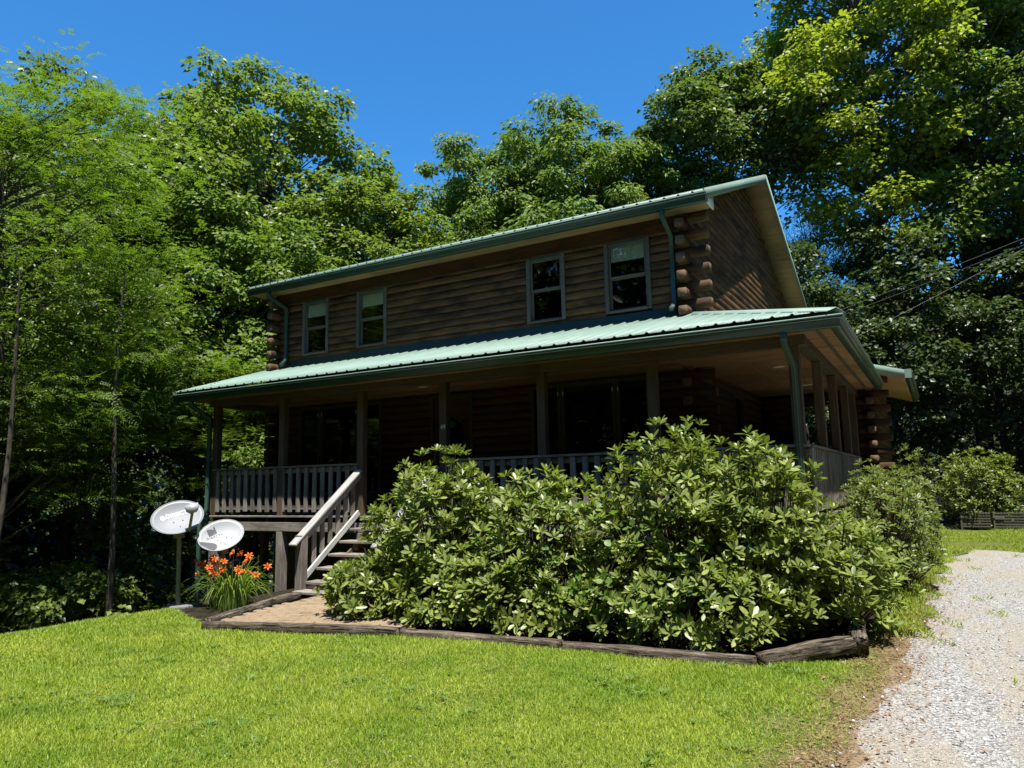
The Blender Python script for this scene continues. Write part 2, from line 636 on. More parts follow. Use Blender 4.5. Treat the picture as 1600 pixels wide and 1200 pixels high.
V = np.stack([V[..., 0] * ca[:, None] - V[..., 1] * sa[:, None], V[..., 0] * sa[:, None] + V[..., 1] * ca[:, None], V[..., 2]], -1)
V += np.stack([sx_, sy_, Hn(sx_, sy_) + .012 + s * .25], -1)[:, None]
t = NT('stone')
geo = t.n('NewGeometry')
c = t.mix(geo.outputs['Random Per Island'], (.17, .165, .16), (.56, .545, .52))
t.done(c, .85, spec=.3)
o = mesh_obj('gravel', V.reshape(-1, 3), (octf[None] + 6 * np.arange(n)[:, None, None]).reshape(-1, 3), 'stone')
tag(o, 'loose pale gravel stones lying on the driveway', None, kind='stuff')


# ------------------------------------------------------------------ leaf and tube meshes
def nrm(v):
    return v / np.maximum(1e-9, np.linalg.norm(v, axis=-1, keepdims=True))


def leaf_quads(P, dirv, nor, L, W, fold=.25, droop=.0):
    """Folded diamond leaves: base, left, tip, right (two triangles each)."""
    dirv = nrm(dirv)
    nor = nrm(nor - dirv * (nor * dirv).sum(-1, keepdims=True))
    side = np.cross(dirv, nor)
    L, W = L[:, None], W[:, None]
    mid = P + dirv * L * .45
    V = np.stack([P, mid + side * W * .5 + nor * W * fold, P + dirv * L - nor * L * droop, mid - side * W * .5 + nor * W * fold], 1)
    n = len(P)
    b = 4 * np.arange(n)[:, None]
    F = np.concatenate([b + np.array([[0, 1, 2]]), b + np.array([[0, 2, 3]])], 0)
    return V.reshape(-1, 3), F


def tubes(lines, sides=6):
    """lines: list of (points (n,3), radii (n,)). One mesh of tapered tubes."""
    Vs, Fs, off = [], [], 0
    ang = np.arange(sides) * 2 * np.pi / sides
    for P, R in lines:
        P = np.asarray(P, float)
        R = np.asarray(R, float)
        T = np.gradient(P, axis=0)
        T = nrm(T)
        ref = np.where(np.abs(T[:, 2:3]) > .9, np.array([[1., 0, 0]]), np.array([[0, 0, 1.]]))
        A = nrm(np.cross(T, ref))
        B = np.cross(T, A)
        V = P[:, None] + R[:, None, None] * (np.cos(ang)[None, :, None] * A[:, None] + np.sin(ang)[None, :, None] * B[:, None])
        n = len(P)
        i = np.arange(n - 1)[:, None] * sides
        j = np.arange(sides)[None]
        F = np.stack([i + j, i + (j + 1) % sides, i + sides + (j + 1) % sides, i + sides + j], -1).reshape(-1, 4) + off
        Vs.append(V.reshape(-1, 3))
        Fs.append(F)
        off += n * sides
    return np.concatenate(Vs), np.concatenate(Fs)


def pinnate(P, dirv, nor, L, W, pairs=6):
    """Compound leaves: leaflets in pairs along a stalk."""
    dirv = nrm(dirv)
    nor = nrm(nor - dirv * (nor * dirv).sum(-1, keepdims=True))
    side = np.cross(dirv, nor)
    PP, DD, NN, LL = [], [], [], []
    for i in range(pairs):
        f = (i + .6) / pairs
        base = P + dirv * (L * f)[:, None] - nor * (L * .22 * f * f)[:, None]
        for sg in (-1, 1):
            PP.append(base)
            DD.append(side * sg + dirv * .45 - nor * .12)
            NN.append(nor)
            LL.append(W * (1 - .35 * f))
    P2, D2, N2, L2 = np.concatenate(PP), nrm(np.concatenate(DD)), nrm(np.concatenate(NN)), np.concatenate(LL)[:, None]
    S2 = np.cross(D2, N2)
    V = np.stack([P2 - S2 * L2 * .16, P2 + D2 * L2, P2 + D2 * L2 * .35 + S2 * L2 * .30], 1)
    return V.reshape(-1, 3), np.arange(len(V) * 3).reshape(-1, 3)


TREES = {}


def tree(name, label, xy, top, crown_lo, rx, ry, seed, nclump, per, leaf, leaf_mat, bark_mat='bark_brown', tr=.22, kind='maple',
         group=None, src=None, clump=.9, lean=(0, 0), cat='tree', trunk_top=.82, twist=0.0, boxy=False):
    rng = np.random.default_rng(seed)
    z0 = H(*xy) - .1
    base = np.array([xy[0], xy[1], z0])
    if src is not None:                     # another tree of the same growth, turned and stretched
        sroot, sh, srx, sry = TREES[src]
        r = sroot.copy()
        COL.objects.link(r)
        r.name = name
        M = Matrix.Translation(Vector(base)) @ Matrix.Rotation(twist, 4, 'Z') @ Matrix.Diagonal((rx / srx, ry / sry, (top - z0) / sh, 1))
        r.matrix_basis = M
        WM[r.name] = M
        for k in ('group',):
            if k in r:
                del r[k]
        tag(r, label, cat, group)
        for ch in list(sroot.children):
            c = ch.copy()
            COL.objects.link(c)
            c.parent = r
            c.matrix_basis = ch.matrix_basis
        return r
    zt = top
    zc, rz = (crown_lo + zt) / 2, (zt - crown_lo) / 2 - .3
    # trunk
    n = 9
    f = np.linspace(0, 1, n)
    hgt = (zt - z0) * trunk_top
    tp = base + np.stack([lean[0] * f ** 1.5 + .18 * np.sin(f * 5 + seed) * f, lean[1] * f ** 1.5 + .18 * np.cos(f * 4 + seed) * f, f * hgt], -1)
    rad = tr * (1 - f) ** .8 * .92 + .02
    rad[0] *= 1.35
    lines_trunk = [(tp, rad)]
    # clump centres inside lobed crown
    c0 = np.array([xy[0] + lean[0] * .8, xy[1] + lean[1] * .8, zc])
    pts = []
    tries = 0
    ph = rng.uniform(0, 6.28, 6)
    gap = .80 if kind in ('maple', 'chestnut') else .52
    tocam = nrm(np.array([CAM.x - xy[0], CAM.y - xy[1]]))
    while len(pts) < nclump and tries < nclump * 60:
        tries += 1
        u = nrm(rng.normal(size=3))
        az = math.atan2(u[1], u[0])
        if rng.random() < .85 and (u[0] * tocam[0] + u[1] * tocam[1]) + .5 * u[2] < -.12:
            continue
        r = 1 - (.30 if kind in ('maple', 'chestnut') else .42) * rng.random() ** 1.3
        if boxy:
            r /= (np.abs(u) ** 2.7).sum() ** (1 / 2.7)
        lump = 1 + .16 * math.sin(3 * az + ph[0]) + .12 * math.sin(5 * az + ph[1] + 3 * u[2]) + .10 * math.sin(7 * u[2] + ph[2])
        taper = 1.0 - .22 * max(0, -u[2])
        q = c0 + u * np.array([rx, ry, rz]) * r * lump * taper
        if q[2] > zt + .3:
            continue
        if any(((q - p) ** 2).sum() < (clump * gap) ** 2 for p in pts):
            continue
        pts.append(q)
    pts = np.array(pts)
    lines = []
    for q in pts:
        hd = math.hypot(q[0] - xy[0], q[1] - xy[1])
        za = np.clip(q[2] - hd * rng.uniform(.35, .8) - .3, z0 + .25 * hgt, z0 + hgt * .97)
        fi = (za - z0) / hgt
        a = np.array([np.interp(fi, f, tp[:, i]) for i in range(3)])
        m = (a + q) / 2 + rng.normal(0, .12, 3) + np.array([0, 0, .08 * hd])
        s = np.linspace(0, 1, 5)[:, None]
        bz = (1 - s) ** 2 * a + 2 * s * (1 - s) * m + s * s * q
        r0 = min(.1, .018 + .011 * hd) * (.7 + .6 * rng.random()) * min(1, tr / .2)
        lines.append((bz, r0 * (1 - s[:, 0]) + .006))
    # leaves
    tw = rng.integers(9, 17, len(pts)) if kind != 'pine' else np.full(len(pts), 9)
    Ps, Ds, Ns = [], [], []
    for q, k in zip(pts, tw):
        cs = clump * rng.uniform(.65, 1.3)
        m = int(per * (cs / clump) ** 1.6 * rng.uniform(.8, 1.2))
        out = nrm((q - c0) / np.array([rx, ry, rz]) + 1e-6)
        flat = .45 if kind == 'locust' else 1.0
        if kind in ('maple', 'chestnut'):
            # twigs spread over a dome; leaves face outwards from it
            v = nrm(rng.normal(size=(k, 3)) + np.array([0, 0, .75]) + out * .45)
            tc_ = q + v * np.array([1.0, 1.0, .62]) * cs * (.50 + .38 * rng.random((k, 1)) ** .6)
            w_ = rng.integers(0, k, m)
            off = nrm(rng.normal(size=(m, 3))) * rng.random((m, 1)) ** .45 * np.array([.46, .46, .30]) * cs
            P = tc_[w_] + off
            vv = v[w_]
            d = nrm(off * np.array([1, 1, .5]) + vv * np.array([.25, .25, 0]) * cs + rng.normal(size=(m, 3)) * .15)
            d = nrm(d * np.array([1, 1, .6]) + np.array([0, 0, -.48 if kind == 'chestnut' else -.28]))
            N = nrm(vv * .9 + np.array([0, 0, .35]) + rng.normal(size=(m, 3)) * .33)
        else:
            tc_ = q + rng.normal(size=(k, 3)) * np.array([.52, .52, .34 * flat]) * cs
            w_ = rng.integers(0, k, m)
            off = nrm(rng.normal(size=(m, 3))) * rng.random((m, 1)) ** .5 * np.array([.46, .46, .22 * flat]) * cs
            P = tc_[w_] + off
            d = nrm(off * np.array([1, 1, .6]) + out * .12 + rng.normal(size=(m, 3)) * .18)
            N = nrm(np.array([0, 0, .62]) + out * .65 + rng.normal(size=(m, 3)) * .5)
        Ps.append(P)
        Ds.append(d)
        Ns.append(N)
    P, d, N = np.concatenate(Ps), np.concatenate(Ds), np.concatenate(Ns)
    m = len(P)
    L = leaf * rng.uniform(.65, 1.25, m)
    root = empty(name, base, None, label, cat, group)
    if kind == 'locust':
        V, F = pinnate(P, d * np.array([1, 1, .5]), N * np.array([.5, .5, 1]) + np.array([0, 0, .5]), L, L * .36, 5)
    elif kind == 'pine':
        V, F = leaf_quads(P, nrm(d + np.array([0, 0, .3])), N, L, L * .10, 0)
    elif kind == 'chestnut':
        V, F = leaf_quads(P, d, N, L * 1.15, L * .50, .2, .12)
    else:
        V, F = leaf_quads(P, d, N, L, L * .80, .2, .08)
    c = mesh_obj('crown', V - base, F, leaf_mat, root, Matrix.Translation(Vector(base)))
    c['kind'] = 'stuff'
    V, F = tubes(lines_trunk, 9)
    mesh_obj('trunk', V - base, F, bark_mat, root, Matrix.Translation(Vector(base)), smooth=True)
    V, F = tubes(lines, 5)
    b = mesh_obj('limbs', V - base, F, bark_mat, root, Matrix.Translation(Vector(base)), smooth=True)
    b['kind'] = 'stuff'
    TREES[seed] = (root, zt - z0, rx, ry)
    return root


# ------------------------------------------------------------------ the house
XR, XL, XWL, YW, ZG, ZH = 2.36, -9.73, -9.47, 2.31, 2.34, 3.12
YU, ZU, XO, XOL, YRD, ZRD = 1.85, 4.92, .447, -9.92, 7.04, 7.10
YB = 2 * YRD - YW           # rear wall face
YS = 7.18                   # rear wing wall
RX, RY, RXL = 1.82, .53, -9.16
CH, CB = .1443, .051        # log course height and the first joint
house = empty('log_house', (-3, 5, -1.2), None, 'two storey brown log house with green metal roofs and a wraparound porch', 'house')


def grp(name, label=None):
    o = empty(name, (-3, 5, -1.2), house)
    if label:
        o['label'] = label
    return o


_lc = {}


def log_mesh(L, mat):
    k = (round(L, 2), mat)
    if k in _lc:
        return _lc[k]
    hy, hz = .078, CH / 2 - .0006
    prof = [(-hy + .046, -hz), (-hy + .012, -hz + .020), (-hy - .003, -hz + .042), (-hy + .001, hz - .020), (-hy + .018, hz), (hy - .014, hz), (hy - .001, hz - .014), (hy + .001, 0), (hy - .001, -hz + .014), (hy - .014, -hz)]
    n = len(prof)
    V, F = [], []
    for x, s in ((-L / 2, .94), (-L / 2 + .008, 1), (L / 2 - .008, 1), (L / 2, .94)):
        V += [(x, y * s, z * s) for y, z in prof]
    for i in range(3):
        for j in range(n):
            F.append((i * n + j, i * n + (j + 1) % n, (i + 1) * n + (j + 1) % n, (i + 1) * n + j))
    me = mesh_np('log', V, [np.array(F), np.array([list(range(n))[::-1]]), np.array([[3 * n + j for j in range(n)]])], mat)
    me.materials.append(MATS['log_end'])
    me.polygons[len(me.polygons) - 1].material_index = 1
    me.polygons[len(me.polygons) - 2].material_index = 1
    _lc[k] = me
    return me


def log(p0, p1, parent, mat='log_wood'):
    p0, p1 = Vector(p0), Vector(p1)
    x, y, z = frame(p1 - p0, (0, 0, 1))
    return link(D.objects.new('log', log_mesh((p1 - p0).length, mat)), parent, mat4(x, y, z, (p0 + p1) / 2))


def spans(x0, x1, z, openings):
    segs = [(x0, x1)]
    for (a, b, zb, zt) in openings:
        ov = min(zt, z + CH) - max(zb, z)
        if ov > .3 * CH:
            new = []
            for s0, s1 in segs:
                if b <= s0 or a >= s1:
                    new.append((s0, s1))
                else:
                    if a - s0 > .03:
                        new.append((s0, a))
                    if s1 - b > .03:
                        new.append((b, s1))
            segs = new
    return segs


UPW = [(-8.66, -7.89, 3.36, 4.56), (-7.10, -6.29, 3.36, 4.56), (-3.03, -2.25, 3.34, 4.56), (-1.50, -.67, 3.32, 4.56)]
BAYS = [(-8.70, -6.41, .34, 2.21), (-3.00, -.78, .34, 2.21)]
DOOR = (-5.20, -4.23, .0, 2.21)
fw = grp('front_wall')
yc = YW + .078
for k in range(-1, 33):
    z = CB + k * CH
    if 16 < k < 20:
        pass
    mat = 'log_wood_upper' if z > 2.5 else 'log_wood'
    right = .30 if k % 2 == 0 else -.158
    left = .30 if k % 2 == 0 else -.158
    sg = spans(XWL - left, right, z, UPW + BAYS + [DOOR])
    for a, b in sg:
        if a < -9 and b > -.5 and b - a > 6:      # long runs are made of two logs
            m = -4.9 + 1.3 * math.sin(k * 2.1)
            log((a, yc, z + CH / 2), (m - .001, yc, z + CH / 2), fw, mat)
            log((m + .001, yc, z + CH / 2), (b, yc, z + CH / 2), fw, mat)
        else:
            log((a, yc, z + CH / 2), (b, yc, z + CH / 2), fw, mat)
    # nothing above the frieze
box('frieze_board', (XWL + .01, YW - .022, 4.565), (-.01, YW - .003, 4.83), 'log_wood', house)


def roof_z(y):                # main roof surface
    return 4.97 + .4144 * (y - 1.90) if y <= YRD else 4.97 + .4144 * (2 * YRD - y - 1.90)


swins = [(4.75, 5.55, .3, 2.1)]
sw = grp('side_wall')
lw = grp('far_side_wall')
for k in range(-1, 50):
    z = CB + k * CH
    zt = z + CH
    y0, y1 = YW, YB
    if zt > 4.75:
        ins = (zt + .06 - 4.97) / .4144 + 1.90
        y0, y1 = max(YW, ins), min(YB, 2 * YRD - ins)
    if y1 - y0 < .15:
        continue
    fr_ = .27 if (k % 2 == 1) else -.158
    full = y0 <= YW + .001
    a = y0 - (fr_ if full and zt < 4.70 else 0)
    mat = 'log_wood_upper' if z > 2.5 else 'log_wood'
    for s0, s1 in spans(a, y1, z, swins):
        log((-.078, s0, z + CH / 2), (-.078, s1, z + CH / 2), sw, mat)
    log((XWL + .078, a, z + CH / 2), (XWL + .078, y1, z + CH / 2), lw, mat)
rw = grp('rear_wall')
for k in range(-1, 33):
    z = CB + k * CH
    log((XWL + .16, YB - .078, z + CH / 2), (-.16, YB - .078, z + CH / 2), rw)
box('foundation_wall', (XWL + .05, YW + .03, -2.9), (-.05, YB - .03, -.12), 'concrete', house)
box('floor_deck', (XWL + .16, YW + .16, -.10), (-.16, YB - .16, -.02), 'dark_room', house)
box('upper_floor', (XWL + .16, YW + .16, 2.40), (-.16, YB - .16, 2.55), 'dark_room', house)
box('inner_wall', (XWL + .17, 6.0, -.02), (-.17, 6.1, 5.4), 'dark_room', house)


# ---- ribbed metal roof sheets
def rib_profile(x0, x1, pitch=.229, phase=0.0):
    xs = [(x0, 0.0)]
    k = math.floor((x0 - phase) / pitch)
    while True:
        c = phase + k * pitch
        if c - .03 > x1:
            break
        for dx, h in ((-.03, 0), (-.012, .021), (.012, .021), (.03, 0), (.085, 0), (.093, .005), (.101, 0), (.13, 0), (.138, .005), (.146, 0)):
            x = c + dx
            if x0 + 1e-4 < x < x1 - 1e-4:
                xs.append((x, h))
        k += 1
    xs.append((x1, 0.0))
    return xs


def rib_h(x, pitch=.229, phase=0.0):
    return 0.0


def roof_sheet(name, x0, x1, pt, parent, ends, thick=.004, mat='roof_metal'):
    """A ribbed sheet: x is along the eave, ends(x) -> (s0, s1) along the slope, pt(x, s, h) -> point."""
    pr = rib_profile(x0, x1)
    V, F = [], []
    for x, h in pr:
        s0, s1 = ends(x)
        for s in (s0, s1):
            for hh in (h + thick, h):
                V.append(pt(x, s, hh))
    for i in range(len(pr) - 1):
        a, b = 4 * i, 4 * (i + 1)
        F += [(a, b, b + 2, a + 2), (a + 1, a + 3, b + 3, b + 1), (a, a + 1, b + 1, b), (a + 2, b + 2, b + 3, a + 3)]
    F += [(0, 2, 3, 1), (4 * len(pr) - 4, 4 * len(pr) - 3, 4 * len(pr) - 1, 4 * len(pr) - 2)]
    return mesh_obj(name, V, [np.array(F)], mat, parent)


SP = (ZH - 2.410) / (YW - .05)          # porch roof slope
SXP = (ZH - 2.410) / (XR - .05)         # side slope (over the side porch)
mr = grp('main_roof')
PW = .916


def cuts(x0, x1):
    out, x = [], x0
    while x < x1 - .02:
        b = min(x + PW, x1)
        if x1 - b < .15:
            b = x1
        out.append((x, b))
        x = b
    return out


nv = Vector((0, -.4144, 1)).normalized()
for i, (a, b) in enumerate(cuts(XOL, XO)):
    e = .001
    roof_sheet('roof_panel', a + e, b - e, lambda x, s, h: (x, s + nv.y * h, 4.97 + .4144 * (s - 1.90) + nv.z * h), mr, lambda x: (1.83, YRD))
for i, (a, b) in enumerate(cuts(XOL, XO)):
    e = .001
    roof_sheet('roof_panel', a + e, b - e, lambda x, s, h: (x, 2 * YRD - s - nv.y * h, 4.97 + .4144 * (s - 1.90) + nv.z * h), mr, lambda x: (1.83, YRD))
sweep('ridge_cap', [(XOL, YRD, ZRD + .035), (XO, YRD, ZRD + .035)], [(-.16, -.066), (0, 0), (.16, -.066), (.16, -.076), (0, -.012), (-.16, -.076)], 'roof_metal', mr)
# roof boards under the sheets: deck plus soffits and rakes
for sgn in (0, 1):
    fy = (lambda y: y) if sgn == 0 else (lambda y: 2 * YRD - y)
    V = []
    for x in (XOL + .02, XO - .02):
        for y, d in ((1.93, .012), (YRD, .012), (YRD, .10), (1.93, .10)):
            V.append((x, fy(y), 4.97 + .4144 * (y - 1.90) - d))
    F = [(0, 1, 2, 3), (7, 6, 5, 4), (0, 4, 5, 1), (2, 6, 7, 3), (1, 5, 6, 2), (3, 7, 4, 0)]
    o = mesh_obj('roof_deck', V, [np.array(F)], 'soffit_wood', mr)
    # rake fascia: light green metal on the edge of the gable
    for xx, s in ((XO, 1), (XOL, -1)):
        path = [(xx, fy(1.86), 4.97 + .4144 * (-.04) - .055), (xx, fy(YRD), ZRD - .055)]
        sweep('rake_trim', path, [(-.008, -.075), (.012, -.075), (.012, .088), (-.06 if s * (1 - 2 * sgn) < 0 else .06, .088), (-.06 if s * (1 - 2 * sgn) < 0 else .06, .080), (-.008, .080)], 'roof_metal', mr)
        # plywood soffit under the gable overhang, two sheets
        xi = -.005 if s > 0 else XWL + .005
        for ya, yb in ((1.95, 4.4), (4.404, YRD)):
            V = []
            for y in (ya, yb):
                zz = 4.97 + .4144 * (y - 1.90) - .105
                for x in (min(xi, xx - .01 * s), max(xi, xx - .01 * s)):
                    V += [(x, fy(y), zz), (x, fy(y), zz - .014)]
            F = [(0, 2, 6, 4), (1, 5, 7, 3), (0, 1, 3, 2), (4, 6, 7, 5), (0, 4, 5, 1), (2, 3, 7, 6)]
            mesh_obj('rake_soffit', V, [np.array(F)], 'rake_soffit_wood', mr)
# level soffit under the front eave and its return at the gable end
for a, b in ((XOL + .02, -6.6), (-6.597, -3.3), (-3.297, XO - .03)):
    box('eave_soffit', (a, 1.93, 4.815), (b, YW - .003, 4.835), 'rake_soffit_wood', house)
V = [(XO - .028, 1.93, 4.80), (XO - .028, YW + .05, 4.80), (XO - .028, 1.93, 4.90), (XO - .028, YW + .05, 5.02), (XO - .052, 1.93, 4.80), (XO - .052, YW + .05, 4.80), (XO - .052, 1.93, 4.90), (XO - .052, YW + .05, 5.02)]
mesh_obj('eave_return', V, [np.array([(0, 1, 3, 2), (4, 6, 7, 5), (0, 4, 5, 1), (2, 3, 7, 6), (0, 2, 6, 4), (1, 5, 7, 3)])], 'white_paint', house)

GUT = [(.10, 0), (.10, -.128), (.016, -.128), (.010, -.120), (.006, -.048), (-.004, -.040), (-.022, -.036), (-.030, -.028), (-.031, .000), (-.027, .004), (.006, .004), (.010, -.004), (-.024, -.004), (-.025, -.026), (-.020, -.031), (-.002, -.035), (.011, -.046), (.016, -.118), (.094, -.121), (.094, 0)]


def gutter(path, out_sign, name='gutter', parent=None):
    """Trough along path; the profile's +side is towards the house."""
    return sweep(name, path, [(s * out_sign, u) for s, u in GUT][::(1 if out_sign > 0 else -1)], 'gutter_metal', parent or house)


# porch gutter: front and right side in one mitred run (walking +x then +y, house on the left)
gutter([(XL, 0.0, ZG), (XR, 0.0, ZG), (XR, YS - .05, ZG)], 1)
gutter([(XOL + .01, YU, ZU), (XO - .02, YU, ZU)], 1)
lip_prof = lambda r: [(r * math.cos(q), r * math.sin(q)) for q in np.linspace(0, 2 * math.pi, 9)[:-1]]
for pth in ([(XL, -.030, ZG + .002), (XR + .030, -.030, ZG + .002), (XR + .030, YS - .05, ZG + .002)], [(XOL + .01, YU - .030, ZU + .002), (XO - .02, YU - .030, ZU + .002)]):
    sweep('gutter_lip', pth, lip_prof(.0115), 'roof_metal', house, smooth=True)  # lighter metal than the trough: paints the sun highlight along the lip
    sweep('gutter_bead', [(a_, b_ + .004, c_ - .034) for a_, b_, c_ in pth], lip_prof(.006), 'roof_metal', house, smooth=True)  # second highlight line, painted with the same light metal
gutter([(XOL + .01, 2 * YRD - YU, ZU), (XO - .02, 2 * YRD - YU, ZU)], -1)
box('fascia', (XOL + .02, 1.945, 4.80), (XO - .02, 1.965, 4.965), 'gutter_metal', house)
box('fascia', (XL + .02, .098, 2.225), (XR - .12, .118, 2.38), 'gutter_metal', house)
box('fascia', (XR - .118, .10, 2.225), (XR - .098, YS - .06, 2.38), 'gutter_metal', house)
for x in (XO - .02, XOL + .012):
    box('gutter_end_cap', (x - .002, YU - .012, ZU - .13), (x + .004, YU + .1, ZU + .002), 'gutter_metal', house, bev=.001)
box('gutter_end_cap', (XL - .004, -.012, ZG - .13), (XL + .002, .1, ZG + .002), 'gutter_metal', house, bev=.001)

pr = grp('porch_roof')
nf = Vector((0, -SP, 1)).normalized()
ns = Vector((SXP, 0, 1)).normalized()
hipf = lambda x: max(.06, YW * (1 - max(0.0, x) / (XR - .03)))
edges = cuts(XL, XR - .04)
for a, b in edges:
    roof_sheet('roof_panel', a + .001, b - .001, lambda x, s, h: (x, s + nf.y * h, 2.410 + SP * (s - .05) + nf.z * h), pr, lambda x: (.055, hipf(x)))
hips = lambda y: max(0.0, (XR - .03) * (1 - y / YW)) if y < YW else 0.0
for a, b in cuts(.04, YS - .02):
    roof_sheet('roof_panel', a + .001, b - .001, lambda y, s, h: (s + ns.x * h, y, 2.410 + SXP * (XR - .05 - s) + ns.z * h), pr, lambda y: (min(XR - .035, max(hips(y), .0)), XR - .03))
sweep('hip_cap', [(XR - .03, .03, 2.410 + .03), (0, YW, ZH + .035)], [(-.13, -.05), (0, .006), (.13, -.05), (.13, -.058), (0, -.004), (-.13, -.058)], 'roof_metal', pr)
# flashing along the walls
sweep('wall_flashing', [(XWL, YW - .012, ZH + .05), (0, YW - .012, ZH + .05)], [(-.0, .11), (.010, .11), (.010, -.06), (-.10, -.09), (-.10, -.082), (-.0, -.05)][::-1], 'gutter_metal', pr)
sweep('wall_flashing', [(.014, YW, ZH + .05), (.014, YS + 4, ZH + .05)], [(-.0, .06), (.010, .06), (.010, -.06), (-.10, -.09), (-.10, -.082), (-.0, -.05)][::-1], 'gutter_metal', pr)
sweep('rake_trim', [(XL - .004, .0, 2.34), (XL - .004, YW, ZH - .045)], [(-.012, -.075), (.012, -.075), (.012, .075), (-.012, .075)], 'roof_metal', pr)
sweep('rake_board', [(XL + .03, .1, 2.33), (XL + .03, YW, ZH - .09)], [(-.015, -.09), (.015, -.09), (.015, .05), (-.015, .05)], 'porch_wood', pr)

# porch ceiling panels (with open seams), beams
CZ = 2.25
for xa, xb in ((-9.70, -7.3), (-7.29, -4.9), (-4.89, -2.5), (-2.49, -.1), (-.09, XR - .12)):
    for ya, yb in ((.12, .84), (.872, 1.57), (1.602, YW - .005)):
        box('ceiling_panel', (xa, ya, CZ), (xb - .016, yb, CZ + .012), 'soffit_wood', house, bev=.002)
for ya, yb in ((YW + .003, 3.5), (3.516, 4.7), (4.716, 5.9), (5.916, YS - .01)):
    for xa, xb in ((.01, 1.1), (1.108, XR - .12)):
        box('ceiling_panel', (xa, ya, CZ), (xb, yb, CZ + .012), 'soffit_wood', house, bev=.002)
box('soffit_trim', (2.05, .14, CZ - .016), (2.10, YS - .02, CZ - .001), 'porch_wood', house)
for a, b in ((-9.24, -5.34), (-5.337, -1.83), (-1.827, RX + .08)):
    box('beam', (a, RY - .075, 2.12), (b, RY + .075, CZ - .002), 'porch_wood', house)
box('beam', (RX - .075, RY + .08, 2.12), (RX + .075, YS - .005, CZ - .003), 'porch_wood', house)
box('beam', (RXL - .07, RY + .08, 2.12), (RXL + .07, YW - .01, CZ - .003), 'porch_wood', house)
for x, y in ((1.13, 3.02), (1.16, 5.67), (-4.7, 1.4)):
    V, F = [], []
    n = 20
    for r, z in ((.095, 0), (.095, -.008), (.072, -.012), (.066, -.002), (.001, -.002)):
        V += [(x + r * math.cos(i * 2 * math.pi / n), y + r * math.sin(i * 2 * math.pi / n), CZ + z - .001) for i in range(n)]
    for k in range(4):
        for i in range(n):
            F.append((k * n + i, k * n + (i + 1) % n, (k + 1) * n + (i + 1) % n, (k + 1) * n + i))
    mesh_obj('recessed_light', V, [np.array(F)], 'lamp_white', house)

# posts
FPX = [-9.07, -7.24, -5.34, -3.61, -1.83, -.11, RX - .07]
for x in FPX:
    box('porch_post', (x - .068, RY - .062, .0), (x + .068, RY + .062, 2.119), 'porch_wood', house, bev=.008)
for y in (2.0, 3.65, 5.35, 6.75):
    box('porch_post', (RX - .062, y - .068, 0), (RX + .062, y + .068, 2.119), 'porch_wood', house, bev=.008)
for x in FPX:
    box('support_post', (x - .075, RY - .06, H(x, RY) - .2), (x + .075, RY + .09, -.282), 'grey_wood', house, bev=.008)
for x in FPX[:-1]:
    box('support_post', (x - .07, 1.7, H(x, 1.7) - .2), (x + .07, 1.84, -.282), 'porch_wood', house, bev=.008)

# deck: boards, rim beam, joists
dk = grp('porch_deck')
y = RY - .08
i = 0
while y < YW - .05:
    y2 = min(y + .135, YW - .01)
    js = [-9.24, -6.55 + .9 * (i % 2), -4.45 - .6 * (i % 2), -1.2 + .7 * (i % 2), RX + .05]
    for a, b in zip(js[:-1], js[1:]):
        box('deck_board', (a + .002, y, -.034), (b - .002, y2, 0), 'grey_wood', dk)
    y = y2 + .006
    i += 1
y = YW
while y < YS - .1:
    y2 = min(y + .135, YS - .01)
    box('deck_board', (.01, y + .003, -.034), (RX + .05, y2, 0), 'grey_wood', dk)
    y = y2 + .006
for a, b in ((-9.22, -5.20), (-5.197, -1.6), (-1.597, RX + .02)):
    box('rim_beam', (a, RY - .06, -.28), (b, RY - .02, -.115), 'grey_wood', dk)
box('rim_beam', (RX - .02, RY - .018, -.24), (RX + .02, YS - .02, -.06), 'grey_wood', dk)
box('rim_beam', (-9.22, RY - .018, -.28), (-9.18, YW, -.115), 'grey_wood', dk)
for i in range(23):
    x = -9.1 + i * .49
    box('joist', (x, RY - .018, -.23), (x + .04, YW - .02, -.036), 'porch_wood', dk)


def railing(name, a, b, outv, first=.08, n=None, skip=()):
    """Railing from a to b on the deck: cap, sub rail, bottom rail behind, slats on the outer face."""
    g = grp(name)
    a, b, outv = Vector(a), Vector(b), Vector(outv)
    d = (b - a).normalized()
    L = (b - a).length
    up = Vector((0, 0, 1))
    board('top_rail', a + up * .873, b + up * .873, .14, .034, 'grey_wood', g)
    board('sub_rail', a + up * .80 + outv * .0, b + up * .80, .036, .085, 'grey_wood', g)
    board('bottom_rail', a + up * .145, b + up * .145, .036, .085, 'grey_wood', g)
    n = n or int(L / .19)
    for i in range(n):
        s = first + i * (L - 2 * first) / (n - 1)
        if any(abs(s - q) < .05 for q in skip):
            continue
        j = random.uniform(-.006, .006)
        p = a + d * (s + j) + outv * .038
        tl = d * random.uniform(-.006, .006)
        board('baluster', p + up * (.065 + random.uniform(-.008, .008)), p + tl + up * .85, .088, .036, 'grey_wood', g, up=outv)
    return g


railing('porch_railing', (-9.20, RY, 0), (-5.38, RY, 0), (0, -1, 0), .05, 20)
railing('porch_railing', (-3.58, RY, 0), (RX + .04, RY, 0), (0, -1, 0), .1, 28)
railing('porch_railing', (RX, RY + .02, 0), (RX, YS - .1, 0), (1, 0, 0), .1, 40)
railing('porch_railing', (RXL, RY + .07, 0), (RXL, YW - .05, 0), (-1, 0, 0), .1, 9)

